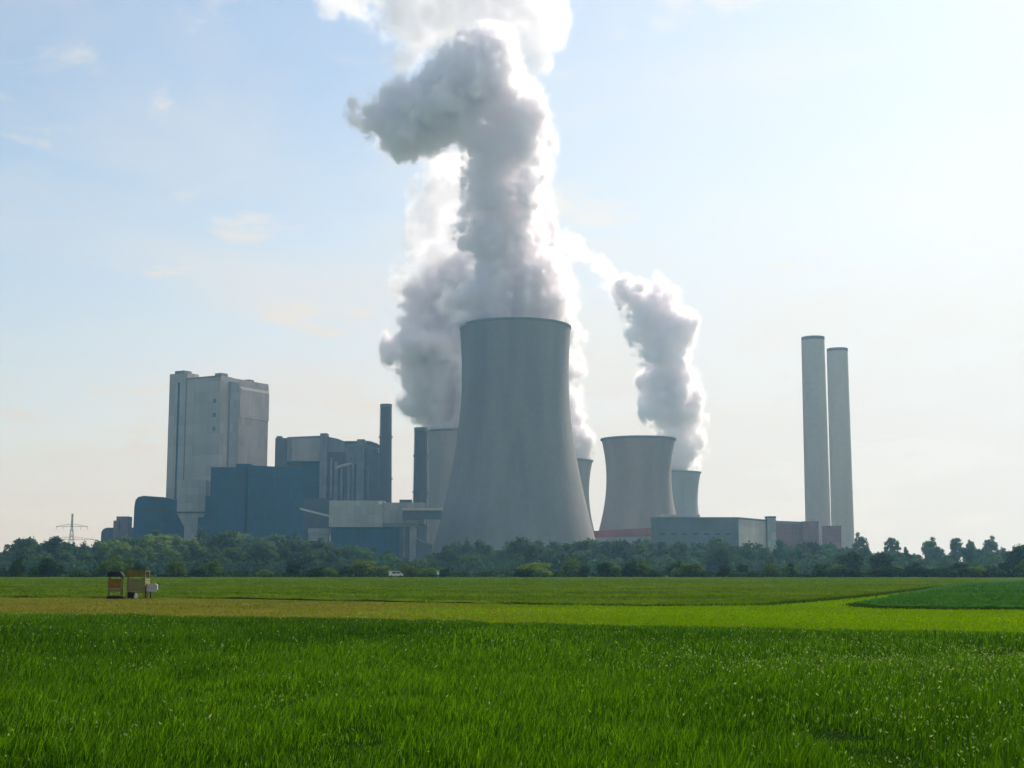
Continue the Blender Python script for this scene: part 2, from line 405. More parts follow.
M['g_base'] = ground_mat('meadow_ground', (0.045, 0.085, 0.012), (0.060, 0.105, 0.015), (0.035, 0.065, 0.012))
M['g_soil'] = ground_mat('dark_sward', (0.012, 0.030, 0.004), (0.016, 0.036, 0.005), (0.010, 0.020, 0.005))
M['g_far'] = ground_mat('far_crop', (0.042, 0.086, 0.004), (0.078, 0.108, 0.007), (0.026, 0.062, 0.004), s1=0.10, s2=0.5, streak=(.22, .5, 1))
M['g_right'] = ground_mat('blue_green_crop', (0.024, 0.080, 0.012), (0.030, 0.090, 0.013), (0.020, 0.062, 0.010), s1=0.03, s2=0.5)
M['g_dry'] = ground_mat('strip_sward', (0.090, 0.090, 0.011), (0.066, 0.086, 0.008), (0.125, 0.112, 0.028), s1=0.09, s2=0.5, streak=(1, .35, 1), east=((0.074, 0.140, 0.001), (0.054, 0.104, 0.001), -9, 7))
M['g_yellow'] = M['g_dry']
M['g_track'] = ground_mat('grass_track_surface', (0.120, 0.155, 0.030), (0.10, 0.14, 0.025), (0.14, 0.15, 0.045), s1=0.05, s2=0.8)

# ------------------------------------------------------------------ ground and fields
def sheet(name, poly, z, m):
    o = mesh_obj(name, [(x, y, z) for x, y in poly], [tuple(range(len(poly)))], m)
    o['kind'] = 'structure'
    return o

gnd = sheet('ground', [(-2290, -690), (2290, -690), (2290, 2490), (-2290, 2490)], 0.0, M['g_base'])

def field_slab(name, front, back, h, m, nx=160, ny=60, rough=0.06, seed=1, yexp=1.6):
    """a standing crop: top at height h, uneven, with real sides; front/back are polylines [(x, y)...] of equal count"""
    r = np.random.default_rng(seed)
    def resample(pl, n):
        pl = np.array(pl, float); s = np.r_[0, np.cumsum(np.hypot(*np.diff(pl, axis=0).T))]
        t = np.linspace(0, s[-1], n); return np.c_[np.interp(t, s, pl[:, 0]), np.interp(t, s, pl[:, 1])]
    f, b = resample(front, nx), resample(back, nx)
    t = np.linspace(0, 1, ny) ** yexp
    XY = f[None] * (1 - t[:, None, None]) + b[None] * t[:, None, None]
    Z = h + r.normal(0, rough, (ny, nx)) * 0.6 + r.normal(0, rough, (ny, 1)) * 0.3
    V = np.concatenate([XY, Z[..., None]], 2).reshape(-1, 3)
    i = np.arange(ny - 1)[:, None] * nx + np.arange(nx - 1)[None]
    Q = np.stack([i, i + 1, i + nx + 1, i + nx], -1).reshape(-1, 4)
    # skirt
    loop = list(range(nx)) + [k * nx + nx - 1 for k in range(1, ny)] + [(ny - 1) * nx + k for k in range(nx - 2, -1, -1)] + [k * nx for k in range(ny - 2, 0, -1)]
    base = V[loop].copy(); base[:, 2] = 0.02
    n0 = len(V); V = np.concatenate([V, base]); L = len(loop)
    S = np.array([[n0 + k, n0 + (k + 1) % L, loop[(k + 1) % L], loop[k]] for k in range(L)])
    o = np_mesh(name, V, np.concatenate([Q, S]), m, smooth=False)
    o['kind'] = 'structure'
    return o

def ext(p, q, x):  # extend the line p-q to pixel column x
    t = (x - p[0]) / (q[0] - p[0]); return (x, p[1] + (q[1] - p[1]) * t)

# dry mown strip (left) and yellow-green strip (right) between the front meadow and the far crops
dry = sheet('dry_strip', [G(-260, 622), G(120, 622), G(360, 626), G(560, 632), G(620, 609), G(480, 604), G(360, 602), G(200, 598.2), G(-260, 596.5)], 0.012, M['g_dry'])
yel = sheet('meadow_strip', [G(430, 629), G(620, 635), G(800, 640), G(1024, 644), G(1300, 647), G(1300, 606), G(1024, 606), G(880, 604), G(960, 584.5), G(900, 585), G(830, 598), G(700, 604), G(560, 605), G(500, 611)], 0.016, M['g_yellow'])
far_field = field_slab('crop_field', [G(-700, 593), G(-260, 596.5), G(200, 598.4), G(480, 603.5), G(640, 606.3), G(760, 605.6), G(860, 597), G(985, 581.6)],
                       [G(-900, 578.6), G(-500, 577.2), G(0, 576.6), G(300, 576.4), G(500, 576.3), G(700, 576.3), G(850, 576.6), G(978, 578.2)], 0.05, M['g_far'], seed=3)
right_field = field_slab('right_crop_field', [G(852, 605.5), G(880, 608.6), G(950, 609.6), G(1024, 610), G(1600, 611)],
                         [G(950, 585.5), G(970, 583.5), G(1010, 581.5), G(1060, 580.5), G(1400, 580)], 0.12, M['g_right'], nx=140, ny=50, seed=5)

# ------------------------------------------------------------------ cooling towers
def hyper(zt, rt, b_lo, b_hi, z0, z1, n=40):
    out = []
    for i in range(n + 1):
        z = z0 + (z1 - z0) * i / n
        out.append((rt * math.sqrt(1 + ((z - zt) / (b_lo if z < zt else b_hi)) ** 2), z))
    return out

def cooling_tower(label, x, y, H, zt, rt, blo, bhi, mt, wall=1.0, lip=0.8, inlet=9.0, group=None):
    t = thing('cooling_tower', label, 'cooling tower', (x, y, 0), 0, group)
    outer = hyper(zt, rt, blo, bhi, inlet, H)
    inner = [(r - wall, z) for r, z in outer]
    sh = MB().lathe(outer + inner[::-1], 128, closed=True).build('shell', mt, t); shade_auto(sh, 40)
    r = outer[-1][0]
    rim = MB().lathe([(r + .02, H - 1.6), (r + lip, H - 1.2), (r + lip, H + .25), (r - wall - .3, H + .25), (r - wall - .3, H - .6), (r - wall + .3, H - .9)], 128, closed=True).build('rim', M['rim'], t); shade_auto(rim, 40)
    rb = outer[0][0]
    cols = MB(); nc = 44
    for k in range(nc):
        a = 2 * math.pi * k / nc
        for s in (-.5, .5):
            a2 = a + s * 2 * math.pi / nc
            cols.bar(((rb + 3) * math.cos(a), (rb + 3) * math.sin(a), 0), ((rb - .4) * math.cos(a2), (rb - .4) * math.sin(a2), inlet + .4), .55, n=5)
    cols.build('support_columns', M['concrete'], t)
    bs = MB().lathe([(rb + 5, 0), (rb + 5, 1.4), (rb + 4.4, 1.4), (rb + 4.4, 0)], 96, closed=True).build('basin_wall', M['pale_clad'], t)
    fill = MB().lathe([(rb - 6, 0), (rb - 6, inlet + 1)], 64).build('fill_pack', M['inlet'], t)
    return t

k1 = 1100 / F * 1.0
x1, ztop1 = P(515.5, 317.5, 1056)
x1 = P(515.3, 450, 1100)[0]
zt1 = P(515, 378, 1100)[1]
tower_big = cooling_tower('tallest cooling tower, smooth grey concrete hyperbola with a wide mouth', x1, 1100, ztop1, zt1, 54 * k1, 150 * k1, 175 * k1, M['concrete'], wall=1.4, lip=0.35, inlet=13)
x2 = P(458.5, 470, 1334)[0]
s2 = 1.115
def small_tower(label, px, D, topy, mt):
    x = P(px, 500, D)[0]; Ht = P(px, topy, D - 25)[1]; s = Ht / 120.0
    return cooling_tower(label, x, D, Ht, 85 * s, 29.3 * s, 64 * s, 64 * s, mt, wall=.8 * s, lip=1.0 * s, inlet=8 * s, group='older flared cooling towers')
tower_b = small_tower('pale old cooling tower half hidden behind the tallest tower, next to the dark steel chimney', 458.5, 1334, 430, M['concrete_pale'])
tower_c = small_tower('old cooling tower whose flared edge just shows from behind the tallest tower', 562, 1500, 459, M['concrete_old'])
tower_d = small_tower('nearer flared brownish cooling tower standing clear above the red hall, without steam', 639, 1245, 436.5, M['concrete_old'])
tower_e = small_tower('lower flared cooling tower overlapped by its nearer neighbour and steaming above the long hall', 673.5, 1680, 471, M['concrete_old'])

# ------------------------------------------------------------------ chimneys
def chimney(label, px, D, topy, wt, wb, mt, rings, group, capmat=None, ring_r=0.12):
    x = P(px, 520, D)[0]; H = P(px, topy, D)[1]; k = D / F
    t = thing('chimney', label, 'chimney', (x, D, 0), 0, group)
    rt, rb = wt * k / 2, wb * k / 2
    n = 24
    prof = [(rb + (rt - rb) * (i / n), H * i / n) for i in range(n + 1)]
    sh = MB().lathe(prof + [(rt - .5, H), (rt - .5, H - 4)], 48).build('shaft', mt, t); shade_auto(sh, 40)
    c = MB().lathe([(rt + .02, H - 2.6), (rt + .25, H - 2.6), (rt + .25, H + .2), (rt - .6, H + .2), (rt - .6, H - 2)], 48, closed=True).build('cap', capmat or M['rim'], t)
    for z in rings:
        r = rb + (rt - rb) * z
        p = MB().lathe([(r + .02, H * z), (r + ring_r, H * z), (r + ring_r, H * z + .9), (r + .02, H * z + .9)], 48, closed=True).build('platform', mt, t)
    lad = MB()
    lad.bar((-rb - .35, -.3, 0), (-rt - .35, -.3, H), .12, n=4); lad.bar((-rb - .35, .3, 0), (-rt - .35, .3, H), .12, n=4)
    for i in range(int(H / 4)):
        rr = rb + (rt - rb) * (i * 4 / H); lad.bar((-rr - .35, -.3, i * 4), (-rr - .35, .3, i * 4), .08, n=4)
    lad.build('ladder', M['steel'], t)
    return t
chimney('tall pale concrete chimney, the higher and nearer one of the pair beyond the long hall', 818.2, 1197, 337.5, 22.6, 25.0, M['stack'], (.18, .35, .52, .69, .86, .96), 'tall concrete chimneys')
chimney('tall pale concrete chimney, the slightly shorter and slimmer one of the pair', 842.6, 1270, 349, 20.4, 22.0, M['stack'], (.18, .35, .52, .69, .86, .96), 'tall concrete chimneys')
chimney('slim dark chimney standing free at the end of the old boiler house', 384.8, 1215, 404.5, 11.3, 14.5, M['dark_stack'], (.3, .55, .8), 'dark slim chimneys', ring_r=1.0)
chimney('dark chimney with its top in steam, in front of the pale old cooling tower', 420.5, 1190, 428, 13.4, 16.5, M['dark_stack'], (.3, .55, .8), 'dark slim chimneys', ring_r=1.0)

# ------------------------------------------------------------------ buildings
def bx(mb, x0, x1, yt, yb, Y, depth, off=0.0):
    """box whose front face, Y metres ahead, spans those picture columns/rows"""
    xa, zt = P(x0, yt, Y); xb, _ = P(x1, yt, Y)
    zb = 0.0 if yb is None else P(x0, yb, Y)[1]
    return mb.box(xa, xb, Y + off, Y + off + depth, max(zb, 0), zt)
def local(o, c):
    """move mesh data so the thing's origin is at its base"""
    for v in o.data.vertices: v.co -= Vector(c)
def building(name, label, cat, px, Y):
    x = P(px, 560, Y)[0]
    t = thing(name, label, cat, (x, Y, 0)); return t, (x, Y, 0)
def part(t, c, name, mb, m):
    o = mb.build(name, m, t); local(o, c); return o

# --- tall boiler house (turned about 30 degrees to the view)
Yc = 1180
cx, zr = P(221.5, 375.6, Yc)
bh = thing('boiler_house', 'tallest grey boiler house block with three small dark openings down its front', 'power station building', (cx, Yc, 0))
lf = Vector((-0.868, 0.496, 0)); rt_ = Vector((0.496, 0.868, 0))     # along the front face, along the side face
H0 = zr
def fp(a, b): return (lf * a + rt_ * b).to_tuple()[:2]
L1, L2 = 57, 62
w = MB(); w.vprism([fp(0, 0), fp(0, L2), fp(L1, L2), fp(L1, 0)][::-1], 0, H0); 
def fix(o):
    import bmesh
    b = bmesh.new(); b.from_mesh(o.data); bmesh.ops.recalc_face_normals(b, faces=b.faces); b.to_mesh(o.data); b.free(); return o
def vbox(a0, a1, b0, b1, z0, z1, name, m, par=None):
    o = MB().vprism([fp(a0, b0), fp(a1, b0), fp(a1, b1), fp(a0, b1)], z0, z1).build(name, m, par or bh); return fix(o)
body = vbox(0, L1, 14, L2, 0, H0 - .4, 'wall', M['light_clad'])
vbox(0.0, L1 - 19, -.6, 13.99, 0, H0, 'front_bay', M['light_clad'])
hc = H0 * .797
# side face: upper overhanging box with a ledge, rounded top edge
up = MB()
prof = [(0, hc), (0.5, hc + .3), (0.5, H0 - 9), (-.3, H0 - 5), (0, H0 - 3), (-2, H0 - 2.6)]
# (outward from side face, z) swept along the face from b=20 to b=L2+1
Vv = []; Ff = []
for bb in (24, L2 + .8):
    for o_, z in prof: Vv.append(Vector((0, 0, z)) + lf * (-o_) + rt_ * bb)
npf = len(prof)
up.add(Vv, [tuple(range(npf)), tuple(range(2*npf-1, npf-1, -1))] + [(i, (i+1) % npf, npf+(i+1) % npf, npf+i) for i in range(npf)])
fix(up.build('upper_gallery', M['light_clad'], bh))
vbox(-.5, -.02, 22, L2, 4, hc - .5, 'side_cladding', M['warm_clad'])
vbox(-1.6, -.03, 10, 21.5, 4, H0 - 4, 'duct', M['mid_clad'])
# stair tower at the far left end
st_top = P(181, 372.5, 1200)[1]
stt = vbox(L1 - 17, L1 + 3.4, 1.5, 16, 0, st_top, 'stair_tower', M['light_clad'])
vbox(L1 - 8.6, L1 - 6.8, 1.1, 1.49, 20, st_top - 8, 'shaft_window', M['blue_clad'])
vbox(L1 - 18.6, L1 - 17.02, -.2, 1.2, 10, H0, 'downpipe', M['steel'])
vbox(L1 - 12, L1 - 1, 3, 12, st_top, st_top + 2.6, 'roof_unit', M['mid_clad'])
vbox(3.5, 11, 4, 12, H0, H0 + 3.2, 'roof_unit', M['mid_clad'])
vbox(4, 10, 40, 47, H0, H0 + 1.8, 'roof_unit', M['mid_clad'])
vbox(0, L1 - 19, -.9, -.61, H0 - 1.1, H0 + .4, 'parapet', M['steel'])
for yy in (401.5, 415.5, 429.5):
    z = P(216, yy, 1187)[1]
    vbox(4.6, 7.9, -.95, -.61, z - 1.6, z + 1.8, 'louvre', M['glass'])
# coal hopper in front of it
hp = thing('coal_hopper', 'pale hopper building tapering downwards between the two dark blue blocks', 'hopper', (P(191, 560, 1095)[0], 1095, 0))
def hz(yy): return P(190, yy, 1095)[1]
def hx(xx): return P(xx, 530, 1095)[0] - hp.location.x
m_ = MB(); m_.prism([(hx(176.2), hz(512.5)), (hx(205), hz(512.5)), (hx(205), hz(480)), (hx(176.2), hz(480))], 0, 26)
fix(m_.build('bunker', M['pale_clad'], hp))
m_ = MB(); m_.prism([(hx(184), 0), (hx(197), 0), (hx(197), hz(527)), (hx(205), hz(513.2)), (hx(176.2), hz(513.2)), (hx(184), hz(527))], .4, 25)
fix(m_.build('funnel', M['pale_clad'], hp))
m_ = MB(); m_.box(hx(175.6), hx(205.6), -.5, 26.5, hz(513.2), hz(511.6)); m_.build('ledge', M['dark_clad'], hp)

# --- dark blue blocks around its foot
t, c = building('blue_annex', 'low dark blue block with a rounded corner beside the tallest boiler house', 'power station building', 157, 1112)
xa, za = P(135, 496.5, 1112); xb, zb = P(176, 500, 1112); xc, zc_ = P(186, 498, 1112)
mb = MB(); mb.prism([(xa - .8, 0), (xc, 0), (xc, zc_ - 1), (xb, zc_ - 1), (xb, zb), (xb - 9, za - .6), (xa + 7, za + .6), (xa + 2.5, za - .4), (xa + .4, za - 3), (xa - .3, za - 8)], 1112, 1160)
fix(part(t, c, 'wall', mb, M['blue_clad']))
mb = MB(); bx(mb, 140, 172, 510, 511.2, 1111.6, .4); part(t, c, 'window_band', mb, M['glass'])
t, c = building('turbine_hall', 'large dark blue hall in front of the tallest boiler house', 'power station building', 255, 1070)
mb = MB(); bx(mb, 211, 246, 467.2, None, 1070, 40); part(t, c, 'wall', mb, M['blue_clad'])
mb = MB()
xa, za = P(246, 466.2, 1078); xb, zb = P(302.5, 472.5, 1120)
mb.vprism([(P(246.2, 560, 1068)[0], 1068), (P(302.5, 560, 1096)[0], 1096), (P(302, 560, 1140)[0], 1140), (P(246.2, 560, 1068)[0], 1140)], 0, za)
fix(part(t, c, 'long_wing', mb, M['blue_clad']))
mb = MB(); bx(mb, 205.5, 210.9, 496, None, 1072, 30); part(t, c, 'side_annex', mb, M['blue_clad'])
mb = MB(); bx(mb, 236, 250, 463.8, 467.2, 1074, 14); part(t, c, 'roof_unit', mb, M['blue_clad'])
for yy in (474, 481, 488):
    mb = MB(); bx(mb, 236, 242, yy, yy + 1.6, 1069.6, .38); part(t, c, 'louvre', mb, M['glass'])
mb = MB(); bx(mb, 198, 206, 517, None, 1074, 22); part(t, c, 'lean_to', mb, M['blue_clad'])

# --- old boiler house complex
t, c = building('boiler_house', 'older stepped boiler house of grey boxes and dark recesses beside the slim dark chimney', 'power station building', 326, 1250)
Y = 1250
def ob(name, x0, x1, yt, yb, dY, depth, m):
    mb = MB(); bx(mb, x0, x1, yt, yb, Y + dY, depth); return part(t, c, name, mb, M[m])
ob('lower_wall', 277, 345, 461, None, 8, 50, 'dark_clad')
ob('stair_tower', 275.3, 286.8, 438, None, 4, 18, 'dark_clad')
ob('roof_unit', 276.5, 281.5, 436, 438, 6, 8, 'dark_clad')
mb = MB()
poly = [(P(287, 461, Y)[0], P(287, 461.5, Y)[1]), (P(345, 461, Y)[0], P(340, 461.5, Y)[1]), (P(345, 441, Y)[0], P(345, 441.5, Y)[1]), (P(338, 441, Y)[0], P(338, 438.8, Y)[1]), (P(326, 441, Y)[0], P(326, 436.2, Y)[1]), (P(320, 441, Y)[0], P(320, 435.6, Y)[1]), (P(287, 441, Y)[0], P(287, 437, Y)[1])]
mb.prism(poly, Y, Y + 55); fix(part(t, c, 'upper_wall', mb, M['mid_clad']))
ob('front_bay', 292, 320, 438.6, 461, -3, 2.9, 'light_clad')
ob('window_band', 291, 297, 447.5, 452, -.6, .55, 'dark_clad')
ob('pillar', 320.2, 327.2, 433.2, None, -6, 12, 'mid_clad')
ob('pillar', 357, 364.5, 439.2, None, -6, 12, 'mid_clad')
ob('second_wall', 345.3, 376.5, 442.8, None, 2, 52, 'mid_clad')
ob('second_roof', 344.8, 357, 441, 443, 0, 50, 'dark_clad')
ob('recess', 328, 345, 452, None, -1, .9, 'dark_clad')  # dark panels set before the wall paint the shade of recesses
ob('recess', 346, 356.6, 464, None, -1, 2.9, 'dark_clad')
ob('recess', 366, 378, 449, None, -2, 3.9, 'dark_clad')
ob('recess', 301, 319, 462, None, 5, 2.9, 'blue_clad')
mb = MB()
for i, xx in enumerate((331, 336, 341.5, 348.5, 353, 369, 373)):
    xw = P(xx, 520, Y)[0]; mb.bar((xw, Y - 5, 0), (xw, Y - 5, P(xx, 458 + (i % 3) * 4, Y)[1]), 1.3 + .4 * (i % 2), n=10)
part(t, c, 'flue_pipe', mb, M['mid_clad'])
mb = MB(); bxa = [P(xx, yy, Y - 7) for xx, yy in ((336, 468), (342, 465.6), (352, 463.5))]
for a, b in zip(bxa, bxa[1:]): mb.bar((a[0], Y - 7, a[1]), (b[0], Y - 7, b[1]), 1.2, n=8)
part(t, c, 'sloping_duct', mb, M['light_clad'])
mb = MB()
pts = [P(xx, yy, Y - 12) for xx, yy in ((366, 442.5), (371, 443), (375.5, 445), (378.5, 446.5), (381, 446.5))]
for a, b in zip(pts, pts[1:]): mb.bar((a[0], Y - 12, a[1]), (b[0], Y - 12, b[1]), 1.6, n=8)
pts = [P(xx, yy, Y - 12) for xx, yy in ((376.5, 446), (374.8, 449), (375, 452), (377, 454), (381, 455))]
for a, b in zip(pts, pts[1:]): mb.bar((a[0], Y - 12, a[1]), (b[0], Y - 12, b[1]), 1.5, n=8)
part(t, c, 'flue_duct', mb, M['dark_clad'])
ob('annex', 369, 381, 454.5, None, -14, 22, 'dark_clad')
ob('low_block', 301.5, 330, 498, None, -60, 40, 'dark_clad')
mb = MB(); bx(mb, 322, 366, 434, 434.7, Y + 20, .5); 
for xx in range(322, 367, 4): bx(mb, xx, xx + .35, 434, 437, Y + 20, .5)

# --- coal conveyor building
Y = 1020
t, c = building('conveyor_house', 'pale grey conveyor building raised over a dark blue ground floor', 'power station building', 360, Y)
ob('gallery', 329.3, 383, 500.5, 527, 0, 30, 'pale_clad')
ob('gallery', 383.3, 424, 502.5, 523.5, 3, 26, 'light_clad')
ob('ground_floor', 330.5, 408.5, 527.3, None, 3, 26, 'blue_clad')
ob('ledge', 384, 417, 523.2, 526.8, 1.6, 26, 'mid_clad')
ob('column', 409.5, 416, 526.9, None, 2.5, 8, 'pale_clad')
ob('column', 399.5, 408.8, 527.4, None, 1.6, 1.3, 'dark_clad')
ob('roof_unit', 378.5, 382.4, 501.2, 504.2, -.6, .55, 'white')
ob('roof_unit', 399.5, 411.5, 499.6, 502.4, 8, 8, 'dark_clad')
t, c = building('conveyor_gallery', 'short dark conveyor gallery with a cream roof sticking out of the conveyor building', 'conveyor gallery', 421, 1008)
Y = 1008
ob('wall', 402.5, 441, 510.4, 519, 0, 9, 'dark_clad')
ob('roof', 402, 442.3, 508.2, 510.3, -.8, 10.6, 'cream')
ob('support', 403.5, 404.6, 519, None, 2, 1.2, 'steel')
t, c = building('transfer_house', 'small dark shed with a sloping roof under the end of the conveyor gallery', 'shed', 424, 1015)
Y = 1015
mb = MB(); a_ = P(416.4, 539, Y); b_ = P(431, 545.5, Y); mb.prism([(a_[0], 0), (b_[0], 0), b_, a_], Y, Y + 14); fix(part(t, c, 'wall', mb, M['dark_clad']))
mb = MB(); mb.prism([(a_[0], a_[1] + .05), (b_[0] + .8, b_[1] - .3), (b_[0] + .8, b_[1] + .6), (a_[0], a_[1] + .9)], Y - .7, Y + 14.6); fix(part(t, c, 'roof', mb, M['mid_clad']))
Y = 1040
t, c = building('coal_shed', 'pale low shed between the dark blue hall and the conveyor building', 'shed', 318, Y)
ob('wall', 308.5, 329, 533, None, 0, 14, 'warm_clad')
ob('roof', 308, 329.2, 528.4, 532.9, -.8, 16, 'pale_clad')
ob('doorway', 318, 324, 538, None, -.4, .35, 'glass')
cv = MB(); a_ = P(300.5, 508.8, 1045); b_ = P(329, 516, 1030)
cv.bar((a_[0], 1045, a_[1]), (b_[0], 1030, b_[1]), 1.0, n=4)
o = cv.build('conveyor_belt', M['cream'], None); tag(o, 'pale inclined conveyor line running down to the conveyor building', 'conveyor')
for k in (0.15, 0.6):
    pass

# --- halls to the right
Y = 1000
t, c = building('machine_hall', 'long flat blue grey hall with a lighter end face beside the two tall chimneys', 'power station building', 700, Y)
xa, za = P(651, 517.5, Y); xb = P(738, 517, Y)[0]; 
mb = MB(); mb.vprism([(xa, Y), (xb, Y), (P(768, 540, 1052)[0], 1052), (P(768, 540, 1052)[0], 1100), (P(651.5, 540, 1100)[0], 1100)], 0, za - .5); fix(part(t, c, 'wall', mb, M['hall_clad']))
mb = MB()
d0 = Vector((P(768, 540, 1052)[0] - xb, 52, 0)); nn = Vector((d0.y, -d0.x, 0)).normalized() * .35
q = [(xb + nn.x, Y + nn.y), (xb + d0.x + nn.x, Y + 52 + nn.y), (xb + d0.x + .02, Y + 52), (xb + .02, Y)]
mb.vprism(q, 0, za - 1.2); fix(part(t, c, 'end_wall', mb, M['light_clad']))
mb = MB(); mb.vprism([(xa - .5, Y - .6), (xb + .5, Y - .6), (P(768, 540, 1052)[0] + .6, 1051.6), (P(768, 540, 1052)[0] + .6, 1100.5), (P(651.5, 540, 1100)[0] - .5, 1100.5)], za - .48, za + .25); fix(part(t, c, 'roof', mb, M['steel']))
ob('roof_unit', 660, 700, 514.6, 517, 60, 30, 'light_clad')
for k in range(7):
    mb = MB(); bx(mb, 660 + k * 11, 665 + k * 11, 533, 535, Y - .3, .28); part(t, c, 'window', mb, M['glass'])
t, c = building('stair_tower', 'pale square stair tower rising at the corner of the long blue grey hall', 'stair tower', 771.5, 1046)
Y = 1046
ob('shaft', 767.2, 775.8, 517.8, None, 0, 9, 'pale_clad')
ob('cap', 766.8, 776.2, 516.2, 517.7, -.3, 9.6, 'dark_clad')
Y = 1120
t, c = building('red_building', 'dull red hall with a grey sloping roof at the foot of the tall chimneys', 'power station building', 800, Y)
za, zb = P(776, 520.5, Y)[1], P(830, 524, Y)[1]
mb = MB(); mb.prism([(P(770, 520, Y)[0], 0), (P(806, 520, Y)[0], 0), (P(806, 520, Y)[0], zb), (P(770, 520, Y)[0], za - 2.4)], Y, Y + 40); fix(part(t, c, 'wall', mb, M['red_dull']))
mb = MB(); mb.prism([(P(770, 520, Y)[0], za - 2.3), (P(807, 520, Y)[0], zb + .1), (P(807, 520, Y)[0], zb + 1.6), (P(770, 520, Y)[0], za)], Y - .8, Y + 41); fix(part(t, c, 'roof', mb, M['mid_clad']))
ob('flue_block', 802.5, 818.5, 521.3, None, -6, 20, 'red_dull')
t, c = building('red_building', 'small dull red block in front of the shorter of the two tall chimneys', 'power station building', 834, 1150)
Y = 1150
ob('wall', 827.5, 841, 527, None, 0, 20, 'red_dull')
ob('roof', 827, 841.5, 525.8, 526.9, -.4, 21, 'red_dull')
t, c = building('red_hall', 'long low hall with a bright red roof band under the brownish cooling towers', 'power station building', 624, 1130)
Y = 1130
xa, za = P(594, 531, Y); xb, zb = P(652, 527.8, Y)
mb = MB(); mb.prism([(xa, 0), (xb, 0), (xb, P(0, 536.2, Y)[1]), (xa, P(0, 537.4, Y)[1])], Y, Y + 22); fix(part(t, c, 'wall', mb, M['warm_clad']))
mb = MB(); mb.prism([(xa - .8, P(0, 537.3, Y)[1]), (xb + .5, P(0, 536.1, Y)[1]), (xb + .5, zb), (xa - .8, za)], Y - .5, Y + 22.5); fix(part(t, c, 'roof_band', mb, M['red']))
ob('doorway', 632, 640, 541, None, -.35, .3, 'glass')

# --- small buildings on the left
t, c = building('stair_block', 'small mauve tower block with a stepped shoulder next to the dark blue annex', 'building', 121, 1150)
Y = 1150
ob('wall', 116.5, 128.3, 516.4, None, 0, 12, 'mauve')
ob('shoulder', 113.5, 116.4, 520.5, None, 1.5, 10, 'mauve')
ob('window_strip', 119, 120.4, 520, 530, -.3, .28, 'dark_clad')
t, c = building('storage_hall', 'low dark hall with rounded roof edge behind the mauve tower block', 'building', 118, 1180)
Y = 1180
xa, za = P(101, 527.6, Y); xb = P(136, 527, Y)[0]
mb = MB(); mb.prism([(xa, 0), (xb, 0), (xb, za), (xa + 5, za), (xa + 2, za - 1.2), (xa + .3, za - 4)], Y, Y + 30); fix(part(t, c, 'wall', mb, M['dark_clad']))

# --- power line pylon
px_, zt_ = P(72.5, 513.5, 1150)
t = thing('electricity_pylon', 'thin lattice electricity pylon with wide crossarms over the trees beyond the field', 'pylon', (px_, 1150, 0))
hgt = zt_
def pyl():
    mb = MB(); w0, w1 = 4.2, .5
    def wd(z): return w0 + (w1 - w0) * min(1, z / (hgt * .8)) if z < hgt * .8 else w1
    zs = [hgt * i / 12 for i in range(13)]
    for sx in (-1, 1):
        for sy in (-1, 1):
            for a, b in zip(zs, zs[1:]): mb.bar((sx*wd(a), sy*wd(a), a), (sx*wd(b), sy*wd(b), b), .16, n=4)
    for a, b in zip(zs, zs[1:]):
        for s in (-1, 1):
            mb.bar((-wd(a), s*wd(a), a), (wd(b), s*wd(b), b), .1, n=4); mb.bar((wd(a), s*wd(a), a), (-wd(b), s*wd(b), b), .1, n=4)
            mb.bar((s*wd(a), -wd(a), a), (s*wd(b), wd(b), b), .1, n=4)
    return mb
pyl().build('lattice_mast', M['steel'], t)
for zc, hw in ((P(72, 526.6, 1150)[1], 13), (P(72, 539.5, 1150)[1], 19)):
    mb = MB()
    for s in (-1, 1):
        for yv in (-.7, .7):
            mb.bar((0, yv, zc), (s*hw, 0, zc), .16, n=4); mb.bar((0, yv, zc + 2.4), (s*hw, 0, zc + .1), .14, n=4)
        for k in range(5):
            u = (k + .5) / 5; mb.bar((s*hw*u, 0, zc), (s*hw*(u - .1), 0, zc + 2.4*(1 - u + .1)), .1, n=4)
        for u in (.55, .97): mb.bar((s*hw*u, 0, zc), (s*hw*u, 0, zc - 2.6), .14, n=5)
    mb.build('crossarm', M['steel'], t)

# ------------------------------------------------------------------ steam: real billowing volumes grown from puff clusters
def smooth_noise(shape, cell, r, vox):
    """smooth random field with feature size `cell` metres on a grid of `vox` metres"""
    n = [max(4, int(math.ceil(s * vox / cell)) + 3) for s in shape]
    g = r.standard_normal(n).astype(np.float32)
    out = g
    for ax in range(3):
        x = np.arange(shape[ax]) * vox / cell
        i = x.astype(int); f = (x - i).astype(np.float32); f = f * f * (3 - 2 * f)
        i = np.minimum(i, out.shape[ax] - 2)
        sh = [1, 1, 1]; sh[ax] = -1; f = f.reshape(sh)
        out = np.take(out, i, axis=ax) * (1 - f) + np.take(out, i + 1, axis=ax) * f
    return out

